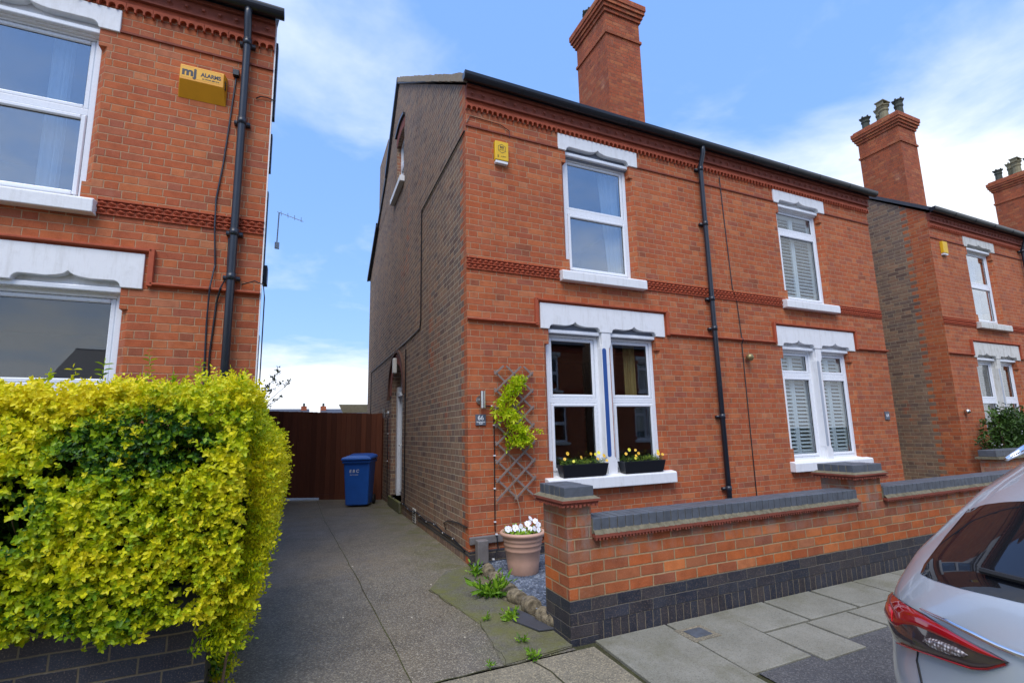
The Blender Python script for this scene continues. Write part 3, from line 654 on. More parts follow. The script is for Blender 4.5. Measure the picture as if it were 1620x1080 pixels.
    def sill(a, c, z0, z1, d=.10):
        return MB().prism([(-d, z0), (-d, z1-.015), (-d+.02, z1), (.14, z1+.03), (.14, z0+.02), (0, z0)], a, c, 'x').build('sill', M[stone], root, bevel=.008)
    sill(1.32+su, 2.725+su, 3.47, 3.61); sill(1.0+sl_-wide, 3.02+sl_, .735, .885)
    window(root, U[0], U[1], 3.635, 5.39, ut0, ut1, M[glassu])
    window(root, A[0], 1.934+sl_-wide, .905, 2.765, lt0, lt1, M['glass']); window(root, 2.106+sl_-wide, B[1], .905, 2.765, lt0, lt1, M['glass'])
    # terracotta bands and strings
    for a, c in ((X0, 1.32+su), (2.725+su, X1)): tb = MB(); pyramids(tb, a, c, 3.50, 3.64); tb.build('diamond_band', M['terracotta'], root)
    ts = MB(); a, c = .945+sl_-wide, 3.11+sl_
    string_run(ts, [(X0, 2.83), (a, 2.83), (a, 3.155), (c, 3.155), (c, 2.83), (X1, 2.83)]); ts.build('string_course', M['terracotta'], root, bevel=.004)
    MB().box(X0, 1.37+su, -.018, 0, 5.425, 5.447).build('string_course', M['terracotta_dark'], root); MB().box(2.75+su, X1, -.018, 0, 5.425, 5.447).build('string_course', M['terracotta_dark'], root)
    eaves(root, X0, X1)
    # roof
    o_ = .12; e0 = X0-.045 if L else X0; e1 = X1 if L else X1+.045
    rf = MB().prism([(-.15, 5.975), (4.92, 9.68), (6.45, 8.14), (7.8, 7.34), (9.6, 6.26), (9.6, 6.36), (7.85, 7.44), (6.5, 8.26), (4.92, 9.79), (-.17, 6.045)], e0, e1, 'x')
    if slant: rf.v = [(x-slant*max(y, 0) if x > 8.2 else x, y, z) for x, y, z in rf.v]
    rfo = rf.build('roof', M['slate'], root)
    MB().prism([(4.82, 9.73), (4.92, 9.85), (5.02, 9.73)], e0-.01, e1+.01 if not slant else e1-.5, 'x').build('ridge_tiles', M['slate'], rfo)
    gu = MB(); n = 10; prof = [(-.155-.062*math.cos(math.pi*k/n), 6.045-.075*math.sin(math.pi*k/n)) for k in range(n+1)]
    prof = [(-.217, 6.062)]+prof+[(-.093, 6.062)]
    ea, eb = (X0-.07, X1) if L else (X0, X1+.09)
    gu.prism(prof, ea, eb, 'x')
    for k in range(1, 5): gu.prism([(y*1.0-.004*(1 if y < -.15 else -1), z-.006) for y, z in prof[1:-1]], ea+(eb-ea)*k/5-.02, ea+(eb-ea)*k/5+.02, 'x')
    gu.build('gutter', M['black_plastic'], root)
    MB().box(X0, X1, -.09, -.072, 5.987, 6.10).build('fascia', M['iron'], root)
    if pipe is not False:
        px = pipe; dp = MB(); dp.tube([(px, -.155, 6.0), (px, -.155, 5.93), (px, -.15, 5.87), (px, -.085, 5.70), (px, -.075, 5.62), (px, -.075, 3.0), (px, -.075, .02)], .037, 12)
        for z in (5.60, 4.66, 3.42, 2.95, 1.6, .55): dp.tube([(px, -.075, z), (px, -.075, z+.07)], .044, 12); dp.box(px-.075, px+.075, -.05, -.001, z+.015, z+.05)
        dp.build('downpipe', M['iron'], root, smooth=True)
    if stack: chimney(root, 4.30 if L else 4.30)
    # floors and partition so that the rooms read as rooms
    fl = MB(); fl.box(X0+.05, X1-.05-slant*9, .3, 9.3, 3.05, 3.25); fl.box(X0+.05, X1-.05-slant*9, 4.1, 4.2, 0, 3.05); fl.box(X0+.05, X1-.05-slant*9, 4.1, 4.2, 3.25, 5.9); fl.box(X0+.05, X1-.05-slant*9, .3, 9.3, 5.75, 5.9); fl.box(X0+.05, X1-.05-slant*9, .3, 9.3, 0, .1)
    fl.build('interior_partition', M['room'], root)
    return root
def rebase(root, d):
    """move a thing's origin by d without moving the thing"""
    T = Matrix.Translation(-Vector(d)); root.location = Vector(root.location)+Vector(d); seen = set()
    def rec(o, top):
        for c in o.children:
            if c.type == 'MESH' and c.location.length < 1e-6:
                if c.data.name not in seen: c.data.transform(T); seen.add(c.data.name)
            elif top: c.location = Vector(c.location)-Vector(d)
            rec(c, False)
    rec(root, True)
MID = ((4.475, 4.635), (1.79, 1.95)); HIGH = ((4.86, 5.02), (2.25, 2.41))
h66 = unit('L', MID, 'red brick semi with side door, blue-striped window mullion and tall chimney', gable_detail=True, strip='blue_paint', pipe=3.99)
GRP = 'brick houses along the street'; h66['group'] = GRP
h64 = unit('R', HIGH, 'red brick semi with white louvred shutters behind its windows', GRP, stack=False, lintel_fill='stone', glassu='glass')

# side elevation of the near semi: arched doorway, gable window, rear stack, vent
ring = MB()
def arc_pts(r_, n=15, hh=None): return [(4.66+r_*math.cos(math.pi*(1-k/n)), 2.32+(hh or r_)*math.sin(math.pi*(1-k/n))) for k in range(n+1)]
ai, ao = arc_pts(.625), arc_pts(.86, hh=.84)
for k in range(15): 
    q = [ai[k], ai[k+1], ao[k+1], ao[k]]; ring.prism(q, -.012, 0, 'x')
ar = ring.build('door_arch', M['terracotta_dark'], h66)
hm = MB(); a2, a3 = arc_pts(.87, hh=.85), arc_pts(.93, hh=.91)
for k in range(15): hm.prism([a2[k], a2[k+1], a3[k+1], a3[k]], -.05, 0, 'x')
hm.box(-.06, 0, 5.50, 5.62, 2.24, 2.32); hm.box(-.06, 0, 3.70, 3.82, 2.24, 2.32)
hm.build('hood_mould', M['soot_brick'], ar)
dr = MB(); dr.box(.17, .22, 4.10, 5.22, .28, 2.9)
door = dr.build('door', M['pvc'], h66, bevel=.01)
MB().box(.10, .23, 5.10, 5.28, .20, 2.50).build('door_frame', M['pvc'], door, bevel=.01)
MB().box(.10, .23, 4.04, 4.14, .20, 2.50).build('door_frame', M['pvc'], door, bevel=.01)
MB().box(.10, .23, 4.14, 5.10, 2.28, 2.36).build('door_frame', M['pvc'], door, bevel=.01)
MB().box(.155, .169, 4.35, 4.95, 1.2, 2.1).build('door_glass', M['glass'], door)
hd = MB(); hd.tube([(.15, 4.95, 1.25), (.11, 4.95, 1.25), (.11, 4.82, 1.25)], .012); hd.build('handle', M['steel'], door)
MB().box(-.05, .2, 4.0, 5.3, .0, .20).build('door_step', M['concrete_moss'], h66, bevel=.01)
gw = MB(); frame2 = lambda mb, a, c, z0, z1, w_: (mb.box(.09, .15, a, a+w_, z0, z1), mb.box(.09, .15, c-w_, c, z0, z1), mb.box(.09, .15, a+w_, c-w_, z0, z0+w_), mb.box(.09, .15, a+w_, c-w_, z1-w_, z1))
frame2(gw, 4.2, 5.05, 6.95, 7.55, .07); frame2(gw, 4.2, 5.05, 7.55, 8.16, .07)
gwo = gw.build('gable_window', M['pvc'], h66, bevel=.006)
MB().box(.115, .119, 4.27, 4.98, 7.0, 8.1).build('pane', M['glass_up'], gwo)
MB().box(-.10, .1, 4.12, 5.36, 6.80, 6.93).build('sill', M['stone'], gwo, bevel=.008)
gm = MB()
for k in range(8):
    y0_, y1_ = 4.14+.97*k/8, 4.14+.97*(k+1)/8; z_ = lambda y: 8.36+.09*math.cos((y-4.62)*3.2)
    gm.add([(-.05, y0_, z_(y0_)), (-.05, y1_, z_(y1_)), (-.05, y1_, z_(y1_)+.06), (-.05, y0_, z_(y0_)+.06), (0, y0_, z_(y0_)), (0, y1_, z_(y1_)), (0, y1_, z_(y1_)+.06), (0, y0_, z_(y0_)+.06)], [(0, 1, 2, 3), (4, 5, 1, 0), (3, 2, 6, 7), (0, 3, 7, 4), (1, 5, 6, 2)])
gm.build('hood_mould', M['iron'], gwo)
al = MB()
for k in range(11):
    y0_ = 4.16+.93*k/11; z_ = 8.10+.10*math.cos((y0_+.04-4.62)*3.2); al.box(-.008, 0, y0_+.003, y0_+.08, z_, z_+.22)
al.build('window_arch', M['terracotta_dark'], gwo)
vb = MB(); n = 24
for k in range(n):                                  # oversailing brick course and mortared verge under the slates
    ya, yb = 4.92*k/n, 4.92*(k+1)/n-.004; za, zb = prof_z(ya), prof_z(yb); jt = random.uniform(-.012, .012)
    vb.add([(-.030, ya, za-.19+jt*.3), (-.030, yb, zb-.19-jt*.3), (-.030, yb, zb-.01), (-.030, ya, za-.01), (0, ya, za-.19), (0, yb, zb-.19)], [(1, 0, 3, 2), (0, 1, 5, 4)])
    vb.box(-.046, 0, ya, yb, 0, 0) if 0 else None
vt = MB()
for k in range(40):
    ya, yb = -.10+5.02*k/40, -.10+5.02*(k+1)/40-.003; j1, j2 = random.uniform(-.008, .008), random.uniform(-.012, .014); q_ = lambda y: 6.02+(y+.10)*.746
    vt.prism([(ya, q_(ya)-.035+j1), (yb, q_(yb)-.035+j1), (yb, q_(yb)+.085+j2), (ya, q_(ya)+.085+j2)], -.052+j1*.5, 0, 'x')
vt; vt.build('verge_pointing', M['verge'], h66)
v2 = MB().prism([(4.92, 9.83), (6.5, 8.25), (6.5, 8.10), (4.92, 9.68)], -.062, -.046, 'x'); v2.build('bargeboard', M['iron'], h66); v2 = MB().prism([(7.8, 7.42), (9.6, 6.34), (9.6, 6.24), (7.8, 7.30)], -.09, -.046, 'x'); v2.build('bargeboard', M['iron'], h66)
rs_ = MB(); rs_.box(-.004, .55, 6.42, 7.82, 7.2, 9.15); rs_.add([(-.004, 6.42, 9.15), (.55, 6.42, 9.15), (.55, 7.82, 9.15), (-.004, 7.82, 9.15), (.1, 6.5, 9.4), (.45, 6.5, 9.4), (.45, 7.74, 9.4), (.1, 7.74, 9.4)], [(0, 1, 5, 4), (1, 2, 6, 5), (2, 3, 7, 6), (3, 0, 4, 7), (4, 5, 6, 7)])
rs_.build('rear_chimney', M['brick'], h66)
av = MB(); av.box(-.012, 0, 2.75, 2.98, .02, .24)
avo = av.build('air_vent', M['stone_old'], h66, bevel=.003)
sv = MB()
for k in range(5): sv.box(-.016, -.011, 2.78, 2.95, .045+.038*k, .06+.038*k)
sv.build('slot', M['seal'], avo)
# brick plinth at the front and the blue damp course along the side
pl = MB(); pl.box(0, 3.95, -.045, -.001, .215, .30); pl.box(4.03, 4.25, -.045, -.001, .215, .30); ppl = pl.build('plinth_coping', M['concrete_block'], h66, bevel=.01)
MB().box(-.004, 4.25, -.035, -.001, -.1, .14).build('blue_plinth', M['brick_blue_pale'], h66)
MB().box(-.006, -.001, -.03, 2.6, .085, .14).build('damp_course', M['brick_blue_pale'], h66)
MB().box(4.25, 8.5, -.045, -.001, .215, .30).build('plinth_coping', M['concrete_block'], h64, bevel=.01)
MB().box(4.25, 8.5, -.035, -.001, -.1, .14).build('blue_plinth', M['brick_blue_pale'], h64)

# louvred shutters behind the panes of the far semi
def shutters(root, x0, x1, z0, z1, div, mid=True):
    s_ = MB(); y = .19
    n = 2 if mid else 1
    for i in range(n):
        a, c = x0+(x1-x0)*i/n, x0+(x1-x0)*(i+1)/n
        frame(s_, a+.004, c-.004, z0, z1, .045, y, y+.03, .07, .07); s_.box(a+.05, c-.05, y, y+.03, div-.03, div+.03)
        z = z0+.09
        while z < z1-.08:
            if abs(z-div) > .05: s_.add([(a+.05, y-.012, z-.012), (c-.05, y-.012, z-.012), (c-.05, y+.035, z+.020), (a+.05, y+.035, z+.020), (a+.05, y-.012, z-.006), (c-.05, y-.012, z-.006), (c-.05, y+.035, z+.027), (a+.05, y+.035, z+.027)], [(0, 1, 2, 3), (7, 6, 5, 4), (0, 4, 5, 1), (3, 2, 6, 7)])
            z += .064
    return s_.build('shutter', M['shutter'], root)
shutters(h64, 5.91, 6.93, 3.70, 5.33, 4.94); shutters(h64, 5.62, 6.36, .96, 2.72, 2.33); shutters(h64, 6.60, 7.31, .96, 2.72, 2.33)
rebase(h64, (4.25, 0, 0))
# neighbour on the left (only its right end is in view) and neighbours further along
hA = unit('R', MID, 'nearest red brick house at the left edge, behind the golden hedge', GRP, stack=False, pipe=8.24, wide=.22, slant=.10, lintel_fill='stone', glassu='glass_up')
MB().box(8.5, 8.512, -.004, .03, 0, 6.0).build('corner_sealant', M['stone'], hA)
sp_ = MB(); sp_.box(8.49, 8.506, .22, .30, 3.1, 4.1); sp_.box(8.49, 8.512, .22, .30, 4.35, 4.8); sp_.box(8.49, 8.520, .20, .30, 5.0, 5.95); sp_.box(8.49, 8.535, .25, .40, 3.05, 3.25); sp_.box(8.49, 8.505, .15, .22, 1.2, 2.45)
sp_.build('side_flashing', M['iron'], hA)
hA.location = (-10.75, 0, .09); rebase(hA, (4.25, 0, 0))
hC = unit('L', MID, 'red brick house past the gap, with brown brick gable and yellow alarm box', GRP, stack=True, brickm='brick_gable', stone='stone_old', glassu='glass_up', lintel_fill='stone_old', pipe=4.05, strip='grey_paint')
hC.location = (10.71, 0, .07)
hD = copy_tree(h64); hD.location = (10.71+4.25, 0, .07); hD['label'] = 'red brick house cut by the right edge, beyond the shrub'
hE = copy_tree(hC); hE.location = (19.3, 0, .05); hE['label'] = 'farthest red brick house, only its chimney with crowned pots showing above the eaves'
# houses across the road, behind the photographer: they stand in the window reflections
for i, x in enumerate((-12.2, 1.5, 12.2, 22.9)):
    for src in (h64, hC):
        o = copy_tree(src); o.rotation_euler = (0, 0, math.pi); o.location = (x if src is hC else x-4.25, -16.5 if i else -44, 0)
        o['label'] = 'red brick house across the road, seen only as a reflection in window glass'; o['group'] = 'houses across the road'

# ------------------------------------------------------------------ garden wall of the semis
YW = -2.2
gwl = empty('garden_wall', (2.0, YW, -.03)); tag(gwl, 'low orange brick garden wall with blue brick base, ragged tile course and blue brick coping', 'wall')
X_END = 9.6
def gpart(mb, name, mat, **k):
    o = mb.build(name, M[mat], None, **k); o.parent = gwl; o.matrix_parent_inverse = Matrix.Translation(-gwl.location); return o
b = MB(); b.box(.036, X_END, YW, YW+.215, .248, .672); gpart(b, 'wall_body', 'brick_garden')
b = MB(); b.box(.038, X_END, YW-.003, YW+.218, .078, .2475); gpart(b, 'blue_courses', 'brick_blue')
b = MB(); b.box(.034, X_END, YW-.0055, YW+.221, -.12, .0775); gpart(b, 'soldier_base', 'brick_soldier')
b = MB(); b.box(.0265, .26, YW-.0065, YW+.3705, -.12, .0779); gpart(b, 'pier_base', 'brick_blue')
for x0, x1, y1 in ((.03, .243, YW+.37), (3.43, 3.87, YW+.345)):
    p = MB(); p.box(x0, x1, YW-.004, y1, .2485, .925); po = gpart(p, 'pier', 'brick_garden')
    q = MB(); q.box(x0+.0, x1-.0, YW-.0045, y1+.0, .0785, .248)
    q.build('pier_blue_courses', M['brick_blue'], po)
    rr = random.Random(int(x0*100)+3)
    t_ = MB()
    for (z0, z1, d) in ((.925, .942, .045), (.944, .962, .062)):
        t_.box(x0-d, x1+d, YW-d, y1+d, z0, z1)
    xx = x0-.06
    while xx < x1+.05: t_.box(xx, xx+.018, YW-.058, YW-.04, .908+rr.uniform(-.004, .01), .926); xx += .036
    yy = YW-.05
    while yy < y1+.05: t_.box(x0-.058, x0-.04, yy, yy+.018, .908+rr.uniform(-.004, .01), .926); yy += .036
    t_.build('tile_crease', M['terracotta_dark'], po)
    m_ = MB().add([(x0-.06, YW-.06, .962), (x1+.06, YW-.06, .962), (x1+.06, y1+.06, .962), (x0-.06, y1+.06, .962), (x0-.02, YW-.02, .985), (x1+.02, YW-.02, .985), (x1+.02, y1+.02, .985), (x0-.02, y1+.02, .985)],
        [(0, 1, 5, 4), (1, 2, 6, 5), (2, 3, 7, 6), (3, 0, 4, 7), (4, 5, 6, 7)])
    m_.build('mortar_fillet', M['lime'], po)
    c_ = MB(); ny = 5; yy0, yy1 = YW-.03, y1+.01
    nx = 1 if x1-x0 < .3 else 2
    for i in range(ny):
        for j in range(nx): c_.box(x0-.025+(x1-x0+.045)*j/nx+.002, x0-.025+(x1-x0+.045)*(j+1)/nx-.002, yy0+(yy1-yy0)*i/ny+.003, yy0+(yy1-yy0)*(i+1)/ny-.003, .975, 1.055+rr.uniform(-.002, .002))
    c_.build('cap', M['blue_coping'], po, bevel=.005)
    MB().box(x0-.02, x1+.015, yy0+.005, yy1-.005, .97, 1.048).build('cap_joints', M['lime'], po)
for x0, x1 in ((.246, 3.425), (3.875, X_END)):
    c_ = MB(); n = round((x1-x0)/.0765); p = (x1-x0)/n; rr = random.Random(9)
    for i in range(n):
        z1 = .812+rr.uniform(-.0012, .0012); yf = YW-.022+rr.uniform(-.0012, .0012)
        c_.box(x0+i*p+.0035, x0+(i+1)*p-.0035, yf, YW+.205, .722, z1)
    co = gpart(c_, 'coping', 'blue_coping', bevel=.004, seg=1)
    MB().box(x0, x1, YW-.012, YW+.198, .70, .806).build('coping_joints', M['lime'], co)
    f_ = MB(); n = 160 if x1 < 4 else 260
    for i in range(n):
        xa, xb = x0+(x1-x0)*i/n, x0+(x1-x0)*(i+1)/n
        f_.add([(xa, YW-.05+rr.uniform(-.004, .004), .695), (xb, YW-.05+rr.uniform(-.004, .004), .695), (xb, YW-.018, .728+rr.uniform(-.003, .006)), (xa, YW-.018, .728+rr.uniform(-.003, .006))], [(0, 1, 2, 3)])
    f_.build('mortar_fillet', M['lime'], co)
    t_ = MB(); t_.box(x0, x1, YW-.05, YW+.24, .674, .697)
    xx = x0
    while xx < x1-.02:
        zt = .655+rr.uniform(-.004, .008); t_.prism([(xx, .6745), (xx+.006, zt), (xx+.016, zt), (xx+.022, .6745)], YW-.048, YW-.02); xx += .031
    t_.build('tile_crease', M['terracotta_dark'], co)

w2 = empty('garden_wall', (12, -.95, 0)); tag(w2, 'short stretch of low brick wall with blue coping in front of the third house', 'wall')
for mb_, nm_, mt_, bv in ((MB().box(9.35, 16, -1.0, -.78, -.1, .80), 'wall_body', 'brick_garden', 0), (MB().box(9.3, 16, -1.06, -.74, .81, .85), 'mortar_fillet', 'lime', 0)):
    o = mb_.build(nm_, M[mt_], w2); o.matrix_parent_inverse = Matrix.Translation(-w2.location)
c_ = MB()
for i in range(28): c_.box(9.35+.237*i+.004, 9.35+.237*(i+1)-.004, -1.02, -.77, .855, .965)
c_.build('coping', M['blue_coping'], w2, bevel=.004, seg=1).matrix_parent_inverse = Matrix.Translation(-w2.location)
# ------------------------------------------------------------------ left boundary: blue brick wall and golden hedge
lw = empty('boundary_wall', (-3.6, YW, -.03)); tag(lw, 'low dark blue brick wall with plain coping slabs under the golden hedge', 'wall')
def lpart(mb, name, mat, **k):
    o = mb.build(name, M[mat], None, **k); o.parent = lw; o.matrix_parent_inverse = Matrix.Translation(-lw.location); return o
lpart(MB().box(-6.6, -2.225, YW, YW+.22, -.15, .578), 'wall_body', 'brick_blue_pale')
c_ = MB()
for x0, x1 in ((-2.62, -2.215), (-3.16, -2.63), (-3.72, -3.17), (-4.3, -3.73), (-4.9, -4.31), (-6.6, -4.91)): c_.box(x0, x1, YW-.012, YW+.24, .582, .70)
lpart(c_, 'coping', 'iron', bevel=.006)

hedge = empty('hedge', (-2.6, -1.6, 0)); tag(hedge, 'thick golden yellow privet hedge with a green patch, above the blue brick wall', 'hedge')
def hedge_pts(n, seed):
    rg_ = np.random.default_rng(seed); P = []; D = []
    def bumpy(a, b, s): return .06*np.sin(a*3.1+s)+.05*np.sin(b*4.3+1.7*s)+.035*np.sin(a*7+b*5+s)
    nf = int(n*.50); x = rg_.uniform(-4.6, -2.07, nf); z = rg_.uniform(.50, 1.76, nf)
    sag = .07*np.sin(x*5.5)+.05*np.sin(x*13+1)
    z = np.where(z < .56+sag*.45, z+.2, z)
    y = -2.38+bumpy(x, z, 0)*.9+.05*((z-1.2)**2)
    P.append(np.stack([x, y, z], 1)); D.append(np.stack([rg_.normal(0, .35, nf), -1+0*x, .25+rg_.normal(0, .35, nf)], 1))
    nt = int(n*.17); x = rg_.uniform(-4.6, -2.04, nt); y = rg_.uniform(-2.38, -1.5, nt)
    z = 1.72+.05*np.sin(x*4+y)+.03*np.sin(x*11)-np.clip(x+2.25, 0, 1)*.33
    P.append(np.stack([x, y, z], 1)); D.append(np.stack([rg_.normal(0, .3, nt), rg_.normal(-.2, .3, nt), 1+0*x], 1))
    ns = int(n*.33); y = rg_.uniform(-2.36, -.1, ns); z = rg_.uniform(.05, 1.66, ns)
    x = -2.02-.18*np.clip((1.05-z)/1.05, 0, 1)**1.2*1.0+bumpy(y, z, 2)*.55-.22*np.clip((z-1.4)/.3, 0, 1)**2
    zl = .30-.2*(y+2.3); z = np.where((y < -1.9) & (z < .34), z+.36, z)
    P.append(np.stack([x, y, z], 1)); D.append(np.stack([1+0*x, rg_.normal(-.2, .4, ns), .15+rg_.normal(0, .35, ns)], 1))
    return np.concatenate(P), np.concatenate(D)
P, D = hedge_pts(23000, 4)
rg_ = np.random.default_rng(8)
# gaps: thin the sprigs out in soft patches
fld = np.sin(P[:, 0]*6.3+1.1)*np.sin(P[:, 2]*7.1+.4)+.7*np.sin(P[:, 0]*13+P[:, 2]*9)+.6*np.sin(P[:, 1]*8+P[:, 2]*11)
gap = (P[:, 2] < 1.55) & (fld > 1.5) & (P[:, 1] < -2.2)
for cx, cz, rx_, rz_ in ((-3.02, 1.16, .11, .17), (-2.84, 1.34, .10, .05), (-2.26, 1.50, .06, .05)):
    gap |= (((P[:, 0]-cx)/rx_)**2+((P[:, 2]-cz)/rz_)**2 < 1) & (P[:, 1] < -2.1) & (P[:, 2] < 1.6)
keep = ~gap | (rg_.random(len(P)) < .12); P, D = P[keep], D[keep]
P += D*rg_.uniform(-.10, .025, len(P))[:, None]
gc = np.maximum(0, 1-(((P[:, 0]+2.56)/.40)**2+((P[:, 2]-1.45)/.20)**2))*(P[:, 1] < -2.0)
gc2 = np.maximum(0, 1-(((P[:, 0]+2.98)/.2)**2+((P[:, 2]-1.12)/.24)**2))*(P[:, 1] < -2.0)
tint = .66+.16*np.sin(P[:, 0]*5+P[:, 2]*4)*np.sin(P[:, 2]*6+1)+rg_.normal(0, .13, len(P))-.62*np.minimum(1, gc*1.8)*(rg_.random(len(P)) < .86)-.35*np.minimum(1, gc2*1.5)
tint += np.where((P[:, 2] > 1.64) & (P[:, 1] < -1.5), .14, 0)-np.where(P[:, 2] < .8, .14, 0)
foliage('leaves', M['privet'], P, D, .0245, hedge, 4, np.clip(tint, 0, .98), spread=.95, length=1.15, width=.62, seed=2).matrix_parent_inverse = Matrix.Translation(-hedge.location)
# deeper foliage, its shade put into a darker leaf tint, and twigs inside
n = 3800; Pi = np.stack([rg_.uniform(-4.7, -2.12, n), rg_.uniform(-2.22, -1.6, n), rg_.uniform(.72, 1.62, n)], 1)
m_ = 1700; Pj = np.stack([rg_.uniform(-2.5, -2.16, m_), rg_.uniform(-2.1, -.2, m_), rg_.uniform(.1, 1.5, m_)], 1)
Pi = np.concatenate([Pi, Pj]); Di = rg_.normal(size=Pi.shape)+np.array([0, -.3, .3])
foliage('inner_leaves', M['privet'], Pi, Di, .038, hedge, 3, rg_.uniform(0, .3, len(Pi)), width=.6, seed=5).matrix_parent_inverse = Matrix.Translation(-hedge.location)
tw = MB(); r2 = random.Random(2)
for i in range(230):
    x = r2.uniform(-4.6, -2.15); y = r2.uniform(-1.95, -1.75); z0 = r2.uniform(.05, .5)
    if i > 170: x = r2.uniform(-2.4, -2.1); y = r2.uniform(-2.1, -.2)
    pts = [(x, y, max(z0, .0))]
    for k in range(5): x += r2.uniform(-.08, .08); y += r2.uniform(-.05, .04); z0 += r2.uniform(.12, .28); pts.append((x, y, min(z0, 1.68)))
    tw.tube(pts, [.008, .007, .006, .005, .003, .002], 5)
for i in range(70):
    x = r2.uniform(-4.2, -2.1); z = r2.uniform(.62, 1.6); d_ = (r2.uniform(-.10, .10), r2.uniform(.02, .12))
    tw.tube([(x, -2.28, z), (x+d_[0]*.5, -2.36, z+d_[1]*.6), (x+d_[0], -2.41, z+d_[1])], [.003, .0022, .001], 4)
tw.build('twigs', M['stem'], hedge).matrix_parent_inverse = Matrix.Translation(-hedge.location)
core = MB(); core.box(-4.8, -2.3, -2.04, -1.7, .1, 1.5); core.box(-2.5, -2.28, -1.9, -.2, .05, 1.45)  # near-black boxes standing in for the shade deep inside the hedge
core.build('shaded_core', plain('painted_inner_shade', (.006, .007, .004, 1), 1.0, .8, 30, 1), hedge).matrix_parent_inverse = Matrix.Translation(-hedge.location)
# tall upright shoots above the hedge
for x, h, t_ in ((-2.83, .17, .35), (-2.62, .26, .3), (-2.50, .13, .35), (-2.37, .20, .35), (-2.24, .10, .4), (-3.05, .12, .5), (-3.3, .1, .7), (-2.95, .14, .7), (-2.12, .09, .6), (-2.72, .1, .6)):
    Ps, Ds, Ts = [], [], []
    for k in range(int(h/.028)): Ps.append((x+r2.uniform(-.008, .008), -2.1, 1.74+k*.03-max(0, x+2.3)*.3)); Ds.append((0, 0, 1)); Ts.append(t_)
    foliage('shoot', M['privet'], Ps, Ds, .032, hedge, 1, np.array(Ts), spread=1.2, length=.6, seed=9).matrix_parent_inverse = Matrix.Translation(-hedge.location)

# ------------------------------------------------------------------ small plants
def weed(x, y, r_, n, label, seed, name='weed', up=.8, sz=.07, group=None):
    rg2 = np.random.default_rng(seed); t_ = rg2.uniform(0, 2*math.pi, n)
    P_ = np.stack([x+rg2.uniform(0, r_*.25, n)*np.cos(t_), y+rg2.uniform(0, r_*.25, n)*np.sin(t_), np.full(n, gz(x, y)+.004)+rg2.uniform(0, .02, n)], 1)
    D_ = np.stack([np.cos(t_), np.sin(t_), rg2.uniform(.2, up+.4, n)], 1)
    o = foliage(name, M['weed_leaf'], P_-np.array([x, y, 0]), D_, sz, None, 2, rg2.random(n), spread=.35, length=r_/sz*.7, width=.34, seed=seed); o.location = (x, y, 0)
    return tag(o, label, 'weed', group)
weed(-.10, -1.02, .20, 46, 'biggest leafy weed, growing against the edging stones', 1, sz=.085)
weed(-.04, -.36, .11, 18, 'small weed at the corner of the semi below the blue block', 2, sz=.06)
weed(-.18, -1.62, .08, 12, 'tiny weed sprouting beside the flat slate', 3, sz=.05)
weed(-.38, -1.55, .04, 8, 'tiny weed in the drive joint', 4, sz=.03)
weed(-.28, -2.03, .05, 9, 'flat pale weed on the mossy concrete near the wall pier', 5, sz=.035)
weed(-.30, -2.28, .06, 12, 'bright weed where the drive meets the pavement concrete', 6, sz=.035)
weed(-2.10, -2.34, .10, 34, 'clump of fresh green weed at the foot of the blue brick wall end', 7, sz=.04)
weed(5.1, -2.24, .08, 16, 'yellow-green weed at the far foot of the garden wall', 8, sz=.05)
weed(-.62, -2.27, .03, 6, 'weed speck in the joint between drive and apron', 9, sz=.022)
rg2 = np.random.default_rng(12); n = 520
Psh = np.stack([11.35+rg2.normal(0, .27, n), -.5+rg2.normal(0, .14, n), .85+rg2.uniform(0, .80, n)], 1)
sh = empty('shrub', (11.35, -.5, 0)); tag(sh, 'dark green broad-leaved shrub at the right edge behind the garden wall', 'shrub')
foliage('leaves', M['dark_leaf'], Psh, rg2.normal(size=(n, 3))+np.array([-.3, -.5, .5]), .085, sh, 3, rg2.uniform(.2, 1, n), width=.42, seed=12).matrix_parent_inverse = Matrix.Translation(-sh.location)
st_ = MB()
for k in range(7): st_.tube([(11.35+.03*k-.1, -.5, 0), (11.3+.09*k-.25, -.5, .8), (11.25+.10*k-.3, -.5+.03*k, 1.5)], [.02, .014, .006], 6)
st_.build('stem', M['stem'], sh).matrix_parent_inverse = Matrix.Translation(-sh.location)
n = 70; tsh = empty('shrub', (-2.5, 2.6, 0)); tag(tsh, 'dark leafy twigs poking past the left house corner above the hedge', 'shrub')
Pt = []
for (ax_, az_, bx_, bz_) in ((-2.42, 1.9, -2.10, 2.36), (-2.42, 1.95, -1.98, 2.18), (-2.4, 1.75, -2.08, 1.98), (-2.4, 1.8, -2.15, 2.22)):
    for k in range(14): u = k/13; Pt.append((ax_+(bx_-ax_)*u+rg2.normal(0, .025), 1.6+rg2.normal(0, .05), az_+(bz_-az_)*u+rg2.normal(0, .02)))
foliage('leaves', M['dark_leaf'], Pt, rg2.normal(size=(len(Pt), 3))+np.array([.3, 0, .5]), .042, tsh, 2, rg2.uniform(0, .6, len(Pt)), width=.55, seed=13).matrix_parent_inverse = Matrix.Translation(-tsh.location)
st_ = MB()
for bx_, bz_ in ((-2.10, 2.36), (-1.98, 2.18), (-2.08, 1.98)): st_.tube([(-2.5, 1.7, 0), (-2.45, 1.62, 1.7), (bx_, 1.6, bz_)], [.012, .007, .002], 5)
st_.build('stem', M['stem'], tsh).matrix_parent_inverse = Matrix.Translation(-tsh.location)

